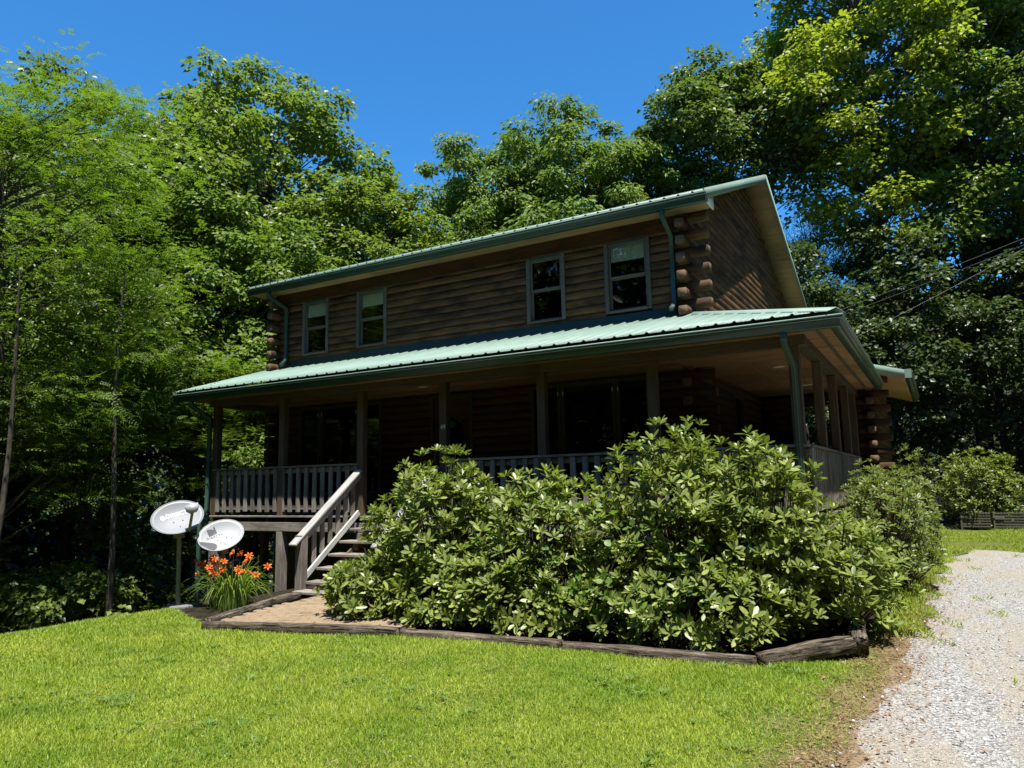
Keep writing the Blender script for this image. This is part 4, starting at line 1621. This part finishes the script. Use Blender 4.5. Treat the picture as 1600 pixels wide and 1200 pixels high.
shrub('rhododendron', 'glossy rhododendron beside the wooden stairs and landing', (-2.28, -1.45), .98, .80, .78, 900, 11)
shrub('rhododendron', 'low leafy rhododendron spilling over the landing at the foot of the stairs', (-2.95, -1.95), .62, .52, -.42, 320, 12)
shrub('rhododendron', 'rhododendron with a dipped top in the middle of the bed', (-1.00, -1.40), 1.05, .85, .58, 950, 13)
shrub('rhododendron', 'tallest rhododendron, rising in front of the right-hand porch rail', (.68, -1.25), .98, .84, .97, 950, 14)
shrub('rhododendron', 'rhododendron at the green downspout of the porch corner', (1.50, -1.05), .70, .74, .84, 660, 15)
shrub('rhododendron', 'low spreading rhododendron behind the raised corner timber', (2.02, -.60), .80, 1.0, .12, 600, 16)
shrub('rhododendron', 'small rhododendron by the front timber below the tall one', (.85, -1.90), .95, .42, -.35, 350, 17)
shrub('laurel_shrub', 'pale green finer leaved shrub beside the side porch railing', (2.38, 3.6), .72, 1.7, .60, 950, 21, L=.085, mat='leaf_laurel', w=.38, group='shrubs along the house side')
shrub('laurel_shrub', 'narrow yellowish shrub standing at the log ends of the rear wing', (2.75, 6.6), .42, .50, .98, 240, 22, L=.085, mat='leaf_laurel', w=.36, group='shrubs along the house side')
shrub('laurel_shrub', 'broad rounded shrub behind the lattice panels at the end of the drive', (4.22, 17.1), 1.12, 1.0, 1.15, 800, 23, L=.13, mat='leaf_rhododendron', w=.32, group='shrubs at the edge of the woods', zc_f=.48, zlow=-.9, npart=120)

shrub('rhododendron', 'lowest rhododendron sprawling over the soil behind the middle timber', (-.75, -2.0), .75, .40, -.42, 260, 18)
shrub('rhododendron', 'low rhododendron in the front of the bed nearest the landing', (-1.75, -2.08), .70, .38, -.40, 250, 19)
shrub('climbing_vine', 'bright green broad leaved vine creeping over the middle rhododendrons', (-.15, -1.78), 1.35, .50, .28, 210, 31, L=.078, mat='leaf_vine', group=None, per=(2, 4), w=.82, npart=260, cat='vine')
# lattice panels in front of the far shrub
for i, (x0, lab) in enumerate(((3.62, 'weathered lattice panel standing nearer the house under the far shrub'), (4.42, 'weathered lattice panel standing farther from the house under the far shrub'))):
    zb = H(x0, 16.1)
    g = empty('lattice_panel', (x0, 16.1, zb), None, lab, 'lattice panel', 'lattice panels at the end of the drive')
    for k in range(10):
        box('slat', (x0 + .03 + k * .072, 16.10, zb + .06), (x0 + .062 + k * .072, 16.108, zb + .52), 'lattice_wood', g, bev=.001)
    for k in range(6):
        box('slat', (x0 + .02, 16.088, zb + .09 + k * .075), (x0 + .72, 16.098, zb + .122 + k * .075), 'lattice_wood', g, bev=.001)
    box('stake', (x0 - .02, 16.07, zb - .1), (x0 + .02, 16.11, zb + .5), 'lattice_wood', g, bev=.002)
    box('rail', (x0 - .03, 16.05, zb + .36), (x0 + .25, 16.07, zb + .39), 'lattice_wood', g, bev=.002)

# orange daylilies
rng = np.random.default_rng(5)
LB = np.array([-5.50, -1.98, H(-5.50, -1.98)])
lily = empty('daylily', LB, None, 'clump of orange daylilies with arching strap leaves below the dishes', 'flower clump')


def ribbon(h, reach, w, droop):
    n = 8
    s = np.linspace(0, 1, n)
    x = reach * s ** 1.7
    z = h * (np.sin(s * np.pi * droop) / max(.2, math.sin(min(1.57, np.pi * droop))))
    V, F = [], []
    for i in range(n):
        ww = w * (1 - s[i] ** 3) * (.7 + .3 * s[i])
        V += [(x[i], -ww, z[i] + ww * .5), (x[i], 0, z[i]), (x[i], ww, z[i] + ww * .5)]
    for i in range(n - 1):
        a = 3 * i
        F += [(a, a + 1, a + 4, a + 3), (a + 1, a + 2, a + 5, a + 4)]
    return mesh_np('leaf', V, np.array(F), 'leaf_lily', True)


ribs = [ribbon(h, r, w_, d) for h, r, w_, d in ((.62, .30, .011, .56), (.50, .48, .012, .72), (.66, .22, .010, .50), (.42, .55, .012, .80), (.55, .40, .011, .66), (.34, .42, .010, .85))]
for i in range(230):
    a = rng.uniform(0, 6.28)
    rr_ = .24 * rng.random() ** .5
    p = LB + np.array([rr_ * math.cos(a) * 1.6, rr_ * math.sin(a), -.02])
    o = D.objects.new('leaf', ribs[rng.integers(0, 6)])
    s_ = rng.uniform(.6, .98)
    link(o, lily, Matrix.Translation(Vector(p)) @ Matrix.Rotation(a + rng.normal(0, .5), 4, 'Z') @ Matrix.Diagonal((s_, s_, s_ * rng.uniform(.85, 1.15), 1)))
# flower: six recurved petals
V, F = [], []
for k in range(6):
    a = k * math.pi / 3
    b0 = len(V)
    wpet = .017 if k % 2 else .024
    for s_, r_, z_ in ((0, .006, 0), (.4, .026, .045), (.75, .052, .066), (1, .078, .055)):
        ww = wpet * math.sin(min(1, s_ * 1.0 + .18) * math.pi * .86)
        for sg in (-1, 0, 1):
            V.append((r_ * math.cos(a) - sg * ww * math.sin(a), r_ * math.sin(a) + sg * ww * math.cos(a), z_ - abs(sg) * .006))
    for i in range(3):
        c_ = b0 + 3 * i
        F += [(c_, c_ + 1, c_ + 4, c_ + 3), (c_ + 1, c_ + 2, c_ + 5, c_ + 4)]
flower_me = mesh_np('flower', V, np.array(F), 'petal_orange', True)
bud_me = mesh_np('bud', *tubes([([(0, 0, 0), (0, 0, .02), (0, 0, .05), (0, 0, .07)], [.003, .008, .008, .001])], 6), 'bud_yellow', True)
for i in range(34):
    a = rng.uniform(0, 6.28)
    r_ = .50 * rng.random() ** .6
    x_, y_ = r_ * math.cos(a) * 1.25 + .02, r_ * math.sin(a) * .8
    hh = rng.uniform(.48, .74) - .25 * r_
    p0 = LB + np.array([x_ * .3, y_ * .3, 0])
    p1 = LB + np.array([x_, y_, hh])
    m = (p0 + p1) / 2 + np.array([-x_ * .15, -y_ * .15, .1])
    s = np.linspace(0, 1, 5)[:, None]
    pts_ = (1 - s) ** 2 * p0 + 2 * s * (1 - s) * m + s * s * p1
    V, F = tubes([(pts_ - LB, np.linspace(.0045, .003, 5))], 5)
    mesh_obj('stalk', V, F, 'leaf_lily', lily, Matrix.Translation(Vector(LB)))
    dirv = Vector((rng.normal(0, .6) + .2, rng.normal(0, .5) - .5, .6)).normalized()
    q = dirv.to_track_quat('Z', 'Y').to_matrix().to_4x4()
    s_ = rng.uniform(.55, .85)
    link(D.objects.new('flower', flower_me), lily, Matrix.Translation(Vector(p1)) @ q @ Matrix.Rotation(rng.uniform(0, 1), 4, 'Z') @ Matrix.Scale(s_, 4))
    for b in range(2):
        dirv = Vector((rng.normal(0, .5), rng.normal(0, .5), .8)).normalized()
        link(D.objects.new('bud', bud_me), lily, Matrix.Translation(Vector(p1 + np.array([0, 0, -.01]))) @ dirv.to_track_quat('Z', 'Y').to_matrix().to_4x4())

# ------------------------------------------------------------------ trees
GL, GB, GR, GS = 'trees left of the house', 'trees behind the house', 'trees right of the house', 'shaded trees right of the house'
tree('locust_tree', 'feathery bright green locust at the left edge of the lawn', (-12.4, -1.9), 10.2, -1.4, 2.3, 2.3, 31, 100, 82, .25, 'leaf_locust', tr=.13, kind='locust', clump=.85, group=GL)
tree('locust_tree', 'feathery locust whose boughs reach towards the porch corner', (-13.9, .9), 7.0, -1.0, 1.9, 2.0, 32, 90, 82, .25, 'leaf_locust', tr=.11, kind='locust', clump=.85, group=GL)
tree('locust_tree', 'young locust seen through the open end of the porch', (-12.4, 4.4), 4.0, -1.2, 1.6, 1.5, 33, 32, 75, .18, 'leaf_locust', group=GL, src=32, twist=2.0)
tree('locust_tree', 'tall locust leaning into the picture from the far left', (-12.0, -5.2), 8.2, -1.0, 2.2, 2.2, 34, 70, 75, .20, 'leaf_locust', group=GL, src=32, twist=4.1)
tree('maple_tree', 'tall domed maple, highest crown left of the house', (-18.2, 9.2), 15.6, 0.5, 4.5, 4.4, 41, 165, 310, .20, 'leaf_maple', tr=.28, clump=1.02, group=GL)
tree('maple_tree', 'dark broad maple behind the locusts', (-22.4, 5.2), 14.4, 0.0, 5.0, 4.6, 42, 165, 300, .20, 'leaf_oak', tr=.28, clump=1.05, group=GL)
tree('maple_tree', 'lower maple sloping down to the left end of the roof', (-13.9, 10.4), 11.0, .0, 3.8, 3.4, 43, 140, 200, .16, 'leaf_maple', group=GL, src=41, twist=1.3)
tree('maple_tree', 'light leaved maple in front of the domed maple', (-15.0, 6.2), 8.6, -1.0, 3.0, 2.6, 44, 90, 280, .17, 'leaf_chestnut', tr=.15, clump=.8, group=GL)
tree('maple_tree', 'small leafy maple beside the upper left corner of the house', (-11.6, 5.6), 3.9, -1.6, 1.9, 1.7, 45, 40, 190, .14, 'leaf_chestnut', group=GL, src=44, twist=2.2)
tree('maple_tree', 'broad maple filling the gap between the two domes on the left', (-21.4, 9.0), 15.2, .5, 4.4, 4.0, 49, 0, 0, 0, '', group=GL, src=42, twist=4.4)
tree('chestnut_tree', 'pale drooping leaved tree behind the middle of the roof', (-8.8, 17.8), 14.8, 2, 4.4, 3.8, 51, 150, 310, .22, 'leaf_chestnut', boxy=True, tr=.24, kind='chestnut', clump=.95, group=GB)
tree('chestnut_tree', 'lower drooping tree behind the left half of the roof', (-12.6, 15.6), 13.0, 2, 4.0, 3.4, 52, 100, 200, .18, 'leaf_chestnut', group=GB, src=51, twist=1.9)
tree('chestnut_tree', 'drooping tree behind the right part of the ridge', (-5.7, 18.6), 14.4, 3, 3.3, 3.0, 53, 95, 200, .18, 'leaf_chestnut', group=GB, src=51, twist=4.0)
tree('chestnut_tree', 'rounded drooping tree filling the gap behind the middle of the eave', (-10.9, 16.8), 13.8, 2, 3.8, 3.4, 50, 0, 0, 0, '', group=GB, src=51, twist=5.2)
tree('oak_tree', 'tall oak with bare lower limbs showing sky above the gable', (-3.3, 20.6), 17.3, 10.4, 3.1, 3.0, 54, 85, 330, .20, 'leaf_oak', tr=.24, clump=.95, group=GB)
tree('poplar_tree', 'tallest yellow green poplar right of the gable', (1.9, 21.8), 24.0, 6, 3.7, 3.6, 55, 130, 310, .20, 'leaf_poplar', 'bark_grey', tr=.3, clump=1.0, group=GB)
tree('poplar_tree', 'poplar with a long dark trunk near the right edge', (4.7, 22.4), 22.5, 5, 3.8, 3.6, 56, 92, 310, .20, 'leaf_maple', 'bark_brown', tr=.32, clump=1.0, group=GR, trunk_top=.95)
tree('oak_tree', 'dense oak filling the far right edge', (8.6, 24.0), 21.0, 2.0, 4.8, 4.4, 57, 160, 200, .19, 'leaf_oak', group=GR, src=42, twist=2.5)
tree('maple_tree', 'shaded maple deep in the left woods behind the leaning locust', (-18.0, -4.6), 9.5, 0, 3.6, 3.2, 46, 0, 0, 0, '', group=GL, src=41, twist=2.6)
tree('maple_tree', 'shaded maple deep in the left woods level with the dishes', (-19.5, -.4), 11.0, 0, 3.8, 3.4, 47, 0, 0, 0, '', group=GL, src=42, twist=.9)
tree('maple_tree', 'shaded maple deep in the left woods behind the porch corner', (-18.6, 3.0), 9.8, 0, 3.4, 3.2, 48, 0, 0, 0, '', group=GL, src=44, twist=3.7)
for x_, y_, sd, tw_, lab_ in ((-25.0, -2.6, 42, 1.1, 'farthest shaded maple low in the left woods, behind the thin pale trunk'), (-26.0, 2.4, 41, 3.0, 'farthest shaded maple in the left woods behind the young locust'), (-23.0, -8.0, 42, 5.0, 'farthest shaded maple at the left picture edge, behind the leaning locust')):
    tree('maple_tree', lab_, (x_, y_), 9.0, 0, 4.2, 3.8, 40, 0, 0, 0, '', group=GL, src=sd, twist=tw_)
tree('pine_tree', 'blue green pine glimpsed behind the gable peak', (-1.3, 27.0), 13.6, 3, 2.4, 2.4, 58, 110, 170, .26, 'needle_pine', tr=.2, kind='pine', clump=.8, group=GB)
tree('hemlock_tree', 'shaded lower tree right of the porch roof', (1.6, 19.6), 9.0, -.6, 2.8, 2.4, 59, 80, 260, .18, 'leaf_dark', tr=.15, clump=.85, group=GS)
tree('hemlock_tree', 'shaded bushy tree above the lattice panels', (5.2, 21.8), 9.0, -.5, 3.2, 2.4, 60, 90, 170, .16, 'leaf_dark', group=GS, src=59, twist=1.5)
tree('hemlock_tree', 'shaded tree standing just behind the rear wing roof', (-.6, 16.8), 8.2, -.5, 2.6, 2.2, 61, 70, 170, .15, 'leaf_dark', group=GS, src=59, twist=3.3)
tree('oak_tree', 'oak leaning in over the drive from beyond the right edge', (14.0, 18.0), 17.0, 2.0, 4.2, 3.8, 62, 130, 190, .17, 'leaf_oak', group=GR, src=42, twist=.8)
for i, (x, y, zt, r_, lab) in enumerate(((-13.0, -4.4, -.9, 1.0, 'low leafy sapling under the leaning locust'), (-12.2, -.6, -.8, 1.1, 'low leafy sapling behind the grey dish'), (-14.2, 2.2, .6, 1.3, 'leafy sapling in the shade behind the porch corner'), (-16.0, -2.0, 1.4, 1.6, 'shaded sapling deep behind the locust trunk'))):
    tree('sapling', lab, (x, y), zt, H(x, y) + .2, r_, r_, 70 + i, 24, 150, .13, 'leaf_maple', tr=.03, clump=.55, group='saplings in the left woods', cat='sapling')
# bare thin trunks standing in the left woods
for i, (x, y, h_, lx, lab) in enumerate(((-10.7, -2.9, 7.0, .9, 'thin leaning trunk at the left edge of the woods'), (-11.3, -3.3, 8.0, -.2, 'thin pale straight trunk at the lawn edge beside the leaning one'), (-10.9, -.6, 7.5, .7, 'thin dark trunk left of the dishes'), (-17.5, .6, 10, .2, 'thin trunk deep in the left woods'))):
    z0 = H(x, y) - .1
    f = np.linspace(0, 1, 8)
    V, F = tubes([(np.stack([lx * f + .1 * np.sin(5 * f), .2 * np.sin(3 * f + i), f * h_], -1), .075 * (1 - .8 * f))], 8)
    r0 = empty('young_tree', (x, y, z0), None, lab, 'tree', 'thin trunks in the left woods')
    mesh_obj('trunk', V, F, 'bark_grey' if i == 1 else 'bark_brown', r0, Matrix.Translation((x, y, z0)), smooth=True)
    rngt = np.random.default_rng(90 + i)
    m = 1000
    P = np.stack([lx + rngt.normal(0, .8, m), rngt.normal(0, .8, m), h_ + rngt.normal(-.4, .7, m)], -1)
    V, F = leaf_quads(P, rngt.normal(size=(m, 3)), rngt.normal(size=(m, 3)) * .4 + [0, 0, 1], rngt.uniform(.05, .10, m), rngt.uniform(.025, .05, m))
    o = mesh_obj('crown', V, F, 'leaf_oak', r0, Matrix.Translation((x, y, z0)))
    o['kind'] = 'stuff'

# far woods all round: one mass
rng = np.random.default_rng(77)
nc = 1900
az = np.where(rng.random(nc) < .72, rng.uniform(np.pi * .12, np.pi * 1.0, nc), rng.uniform(0, 2 * np.pi, nc))
rad = rng.uniform(33, 58, nc)
cx_, cy_ = -2 + rad * np.cos(az), 6 + rad * np.sin(az)
front = np.sin(az) < -.1
zc_ = Hn(cx_, cy_) + rng.random(nc) ** .8 * np.where(front, 19, 10.0)
# taller wall of woods across the lawn, which the window panes mirror
nb = 1000
ab, rb = rng.uniform(math.radians(192), math.radians(325), nb), rng.uniform(19, 27, nb)
cx_ = np.concatenate([cx_, 1 + rb * np.cos(ab)])
cy_ = np.concatenate([cy_, -3 + rb * np.sin(ab)])
zc_ = np.concatenate([zc_, Hn(cx_[-nb:], cy_[-nb:]) + .5 + 16.5 * rng.random(nb) ** .9])
# and on the right-hand side of the drive, outside the picture; then low thickets deep in the left woods
nr, nl = 620, 420
cx_ = np.concatenate([cx_, rng.uniform(15.5, 24, nr), rng.uniform(-36, -22, nl)])
cy_ = np.concatenate([cy_, rng.uniform(-24, 14, nr), rng.uniform(-8, 14, nl)])
zc_ = np.concatenate([zc_, Hn(cx_[-nr - nl:-nl], cy_[-nr - nl:-nl]) + 15 * rng.random(nr) ** .9, Hn(cx_[-nl:], cy_[-nl:]) + 5.5 * rng.random(nl)])
nc += nb + nr + nl
m = 46
P = np.stack([cx_, cy_, zc_], -1)[:, None] + rng.normal(size=(nc, m, 3)) * np.array([1.5, 1.5, .9])
out = rng.normal(size=(nc * m, 3))
big = np.repeat(np.where(np.arange(nc) >= nc - nb - nr - nl, 1.6, 1.0) * np.where(np.arange(nc) >= nc - nl, .6, 1.0), m)
V, F = leaf_quads(P.reshape(-1, 3), out, rng.normal(size=(nc * m, 3)) * .5 + [0, 0, 1], rng.uniform(.3, .55, nc * m) * big, rng.uniform(.22, .4, nc * m) * big)
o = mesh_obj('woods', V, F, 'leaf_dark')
tag(o, 'dark mass of woods on the slopes all round the clearing', None, kind='stuff')
lines = []
for i in range(200):
    a, r_ = rng.uniform(0, 6.28), rng.uniform(31, 50)
    x, y = -2 + r_ * math.cos(a), 6 + r_ * math.sin(a)
    z0 = H(x, y) - .2
    hh = rng.uniform(9, 14)
    lines.append(([(x, y, z0), (x + rng.normal(0, .2), y, z0 + hh * .5), (x + rng.normal(0, .5), y, z0 + hh)], [.2, .15, .05]))
V, F = tubes(lines, 6)
o = mesh_obj('woods_trunks', V, F, 'bark_brown', smooth=True)
tag(o, 'distant trunks standing inside the dark woods', None, kind='stuff')


# ------------------------------------------------------------------ service cables
def cable(label, pts_, r_):
    P = []
    for a, b in zip(pts_[:-1], pts_[1:]):
        a, b = np.array(a), np.array(b)
        for s in np.linspace(0, 1, 24)[:(None if b is pts_[-1] else -1)]:
            P.append(a + (b - a) * s + np.array([0, 0, -.9 * .12 * s * (1 - s)]))
    P.append(np.array(pts_[-1]))
    V, F = tubes([(np.array(P), np.full(len(P), r_))], 6)
    tag(mesh_obj('service_cable', V, F, 'black_cable', smooth=True), label, 'cable', 'service cables to the house')


cable('upper service cable running over the drive to the house', [(13.5, 10.6, 8.0), (5.35, 10.98, 5.89), (.03, 11.2, 4.45)], .0035)
cable('thinner cable strung close below the upper service cable', [(13.5, 10.6, 7.8), (5.35, 10.98, 5.74), (.03, 11.2, 4.30)], .003)
cable('lower cable dropping to the rear wing roof', [(13.5, 13.2, 8.6), (5.34, 10.99, 5.66), (1.83, 9.31, 3.73), (1.2, 9.0, 3.2)], .003)

# ------------------------------------------------------------------ lawn grass
rng = np.random.default_rng(3)
N = 1750000
x = rng.uniform(-8.2, 3.2, N)
y = -8.9 + (7.0) * rng.random(N)
d = np.hypot(x - CAM.x, y - CAM.y)
ok = lawn_mask(x, y) & (d > 2.2) & (rng.random(N) < np.clip((4.6 / d) ** 1.5, .16, 1))
vx = (x - CAM.x) * _R.x + (y - CAM.y) * _R.y
vz = (x - CAM.x) * _F.x + (y - CAM.y) * _F.y
ok &= (np.abs(vx) < .78 * vz + .5)
nz = np.sin(x * 2.2 + 1.3 * np.sin(y * 1.7)) * np.sin(y * 2.6 + .8 * np.sin(x * 2.9))
bare = _fade(.50, .18, (drive_left(y) - x) + .1 * np.sin(y * 3.1 + 1) + .05 * np.sin(y * 9)) * (y < 1)
patch_g = np.exp(-(((x - 2.12) / .22) ** 2 + ((y + 3.75) / .32) ** 2)) + np.exp(-(((x - 2.3) / .12) ** 2 + ((y + 3.05) / .14) ** 2))
ok &= rng.random(N) > np.maximum(bare * .80, patch_g * .95)
x, y, d, nz = x[ok], y[ok], d[ok], nz[ok]
n = len(x)
print('grass blades', n)
h_ = rng.uniform(.014, .040, n) * (1 + .25 * nz) * np.clip(d / 5.5, .9, 1.5) * (1 - .4 * _fade(.8, .3, drive_left(y) - x))
tuft = (np.exp(-(((x + .6) / .5) ** 2 + ((y + 4.9) / .35) ** 2)) > .4) | (np.exp(-(((x - 2.0) / .5) ** 2 + ((y + 2.2) / .25) ** 2)) > .5)
h_ = np.where(tuft, h_ * 1.5, h_)
wd_ = rng.uniform(.0026, .0060, n) * np.clip(d / 4.5, .9, 2.0)
a = rng.uniform(0, 6.28, n)
ln = rng.uniform(.1, 1.15, n) * h_
lx, ly = np.cos(a) * ln, np.sin(a) * ln
b_ = a + rng.uniform(1.0, 2.1, n)
wx, wy = np.cos(b_) * wd_, np.sin(b_) * wd_
z = Hn(x, y) - .004
V = np.stack([np.stack([x - wx, y - wy, z], -1), np.stack([x + wx, y + wy, z], -1), np.stack([x + lx, y + ly, z + h_], -1)], 1)
o = mesh_obj('lawn_grass', V.reshape(-1, 3), np.arange(3 * n).reshape(-1, 3), 'grass_blade')
tag(o, 'bright mown lawn grass in front of the house', None, kind='stuff')
# clover and broad weeds between the blades
N = 90000
x = rng.uniform(-8.2, 3.0, N)
y = -8.9 + 7 * rng.random(N)
d = np.hypot(x - CAM.x, y - CAM.y)
bare = _fade(.62, .34, (drive_left(y) - x) + .1 * np.sin(y * 3.1 + 1)) * (y < 1)
cl = .5 + .5 * np.sin(x * 1.9 + 2 * np.sin(y * 1.1)) * np.sin(y * 2.3)
ok = lawn_mask(x, y) & (d > 2.4) & (rng.random(N) < np.clip(4.5 / d, .2, 1) * cl) & (rng.random(N) > bare)
x, y = x[ok], y[ok]
n = len(x)
P = np.stack([x, y, Hn(x, y) + rng.uniform(.012, .038, n)], -1)
dv = np.stack([rng.normal(size=n), rng.normal(size=n), rng.normal(0, .3, n)], -1)
V, F = leaf_quads(P, dv, rng.normal(size=(n, 3)) * .35 + [0, 0, 1], rng.uniform(.012, .024, n), rng.uniform(.009, .018, n), .1)
o = mesh_obj('clover', V, F, 'leaf_vine')
tag(o, 'clover and small weeds scattered through the lawn', None, kind='stuff')
# rougher grass at the end of the drive and along the bed
N = 160000
x = rng.uniform(1.9, 9, N)
y = rng.uniform(-2.4, 17.4, N)
d = np.hypot(x - CAM.x, y - CAM.y)
e = drive_left(y) - x
tuft_ = (np.sin(x * 5.1 + 2 * np.sin(y * 1.3)) * np.sin(y * 2.7 + x) > .80) & in_drive(x, y) & (e > -1.6) & (rng.random(N) < .35)
strip = tuft_ | (y < 9) & (e > -.12 + .1 * np.sin(y * 4)) & (x > 2.44) & (y > -.6)
back = (y > 8.9 + .4 * np.sin(x * 2.0)) & (np.sin(x * 1.7 + 1.4) * np.sin(y * 1.3) < .45)
ok = (strip | back) & (x > 2.35) & (rng.random(N) < np.where(strip, 1, .55))
x, y = x[ok], y[ok]
n = len(x)
P = np.stack([x, y, Hn(x, y) + rng.uniform(.0, .02, n)], -1)
dv = np.stack([rng.normal(size=n) * .6, rng.normal(size=n) * .6, np.full(n, .8)], -1)
V, F = leaf_quads(P, dv, rng.normal(size=(n, 3)), rng.uniform(.03, .09, n), rng.uniform(.008, .016, n), .1)
o = mesh_obj('rough_grass', V, F, 'grass_blade')
tag(o, 'rough grass beside and beyond the driveway', None, kind='stuff')
# leaf litter, pine straw and twigs
N = 6500
y = rng.uniform(-8.5, 5, N)
x = drive_left(y) + rng.normal(-.02, .20, N)
k = rng.random(N) < .25
x = np.where(k, rng.uniform(2.4, 6, N), x)
x2, y2 = rng.uniform(-4.3, 2.3, 2600), rng.uniform(-2.7, -.2, 2600)
x, y = np.concatenate([x, x2]), np.concatenate([y, y2])
n = len(x)
P = np.stack([x, y, Hn(x, y) + np.where(in_drive(x, y), .022, .012) + rng.uniform(0, .01, n)], -1)
dv = np.stack([rng.normal(size=n), rng.normal(size=n), rng.normal(0, .12, n)], -1)
st_ = rng.random(n) < .6
V, F = leaf_quads(P, dv, rng.normal(size=(n, 3)) * .3 + [0, 0, 1], np.where(st_, rng.uniform(.03, .09, n), rng.uniform(.02, .05, n)), np.where(st_, .004, rng.uniform(.012, .028, n)), .2)
leafmat('dead_leaf', (.16, .095, .05), (.28, .18, .10), .1, rough=.8, spec=.2, tint=(1, .8, .6))
o = mesh_obj('leaf_litter', V, F, 'dead_leaf')
tag(o, 'brown dead leaves and pine straw on the bed and drive edge', None, kind='stuff')

# low dark undergrowth on the wooded ground
N = 80000
x = rng.uniform(-34, 24, N)
y = rng.uniform(-8, 32, N)
ok = ((x < -9.0 - .2 * np.sin(y * 2)) | (y > 17.5 + .5 * np.sin(x * 1.3)) | (x > 9.5)) & (np.sin(x * .9 + np.sin(y * .7)) * np.sin(y * 1.1) > -.55)
x, y = x[ok], y[ok]
n = len(x)
P = np.stack([x, y, Hn(x, y) + .75 * rng.random(n) ** 2], -1)
V, F = leaf_quads(P, rng.normal(size=(n, 3)), rng.normal(size=(n, 3)) * .5 + [0, 0, 1], rng.uniform(.07, .20, n), rng.uniform(.04, .10, n))
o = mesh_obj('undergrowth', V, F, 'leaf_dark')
tag(o, 'low dark undergrowth covering the floor of the woods', None, kind='stuff')

# straw-coloured thin grass along the drive edge, and flat broad weeds in the lawn
N = 16000
y = rng.uniform(-8.6, 8.5, N)
x = drive_left(y) - np.abs(rng.normal(.12, .22, N)) + .05 * np.sin(y * 7)
x += np.where(rng.random(N) < .06, rng.uniform(0, 1.6, N), 0)
for q in range(26):       # dry spots in the lawn
    cx0, cy0 = rng.uniform(-5.5, 2.0), rng.uniform(-7.4, -3.0)
    m_ = 110
    x = np.concatenate([x, cx0 + rng.normal(0, .22, m_)])
    y = np.concatenate([y, cy0 + rng.normal(0, .14, m_)])
ok = in_drive(x, y) | lawn_mask(x, y)
x, y = x[ok], y[ok]
n = len(x)
P = np.stack([x, y, Hn(x, y) + np.where(in_drive(x, y), .014, np.where(x < drive_left(y) - .7, .024, .004))], -1)
dv = np.stack([rng.normal(size=n), rng.normal(size=n), np.abs(rng.normal(0, .35, n))], -1)
V, F = leaf_quads(P, dv, rng.normal(size=(n, 3)) + [0, 0, 1], rng.uniform(.025, .08, n), rng.uniform(.003, .007, n), .1)
leafmat('straw', (.16, .13, .055), (.33, .28, .13), .2, rough=.8, spec=.2, tint=(1, .9, .6))
o = mesh_obj('dry_grass', V, F, 'straw')
tag(o, 'dry straw coloured grass along the edge of the driveway', None, kind='stuff')
Ps, Ds = [], []
for k in range(150):
    cx0, cy0 = rng.uniform(-6, 2.2), rng.uniform(-7.6, -2.9)
    if k > 90:
        c_ = [(-2.4, -5.6), (-.4, -4.6), (.9, -3.6), (-4.0, -4.4), (1.9, -2.5)][k % 5]
        cx0, cy0 = c_[0] + rng.normal(0, .30), c_[1] + rng.normal(0, .16)
    if not bool(lawn_mask(np.array([cx0]), np.array([cy0]))[0]):
        continue
    for q in range(rng.integers(6, 15)):
        a = rng.uniform(0, 6.28)
        Ps.append((cx0 + .02 * math.cos(a), cy0 + .02 * math.sin(a), H(cx0, cy0) + .028))
        Ds.append((math.cos(a), math.sin(a), rng.uniform(.1, .8)))
Ps, Ds = np.array(Ps), np.array(Ds)
V, F = leaf_quads(Ps, Ds, np.tile([0, 0, 1.0], (len(Ps), 1)), rng.uniform(.03, .075, len(Ps)), rng.uniform(.008, .02, len(Ps)), .2)
leafmat('weed', (.085, .16, .03), (.15, .23, .05), .3, rough=.5, spec=.4)
o = mesh_obj('lawn_weeds', V, F, 'weed')
tag(o, 'broad leaved weeds growing flat in the lawn', None, kind='stuff')
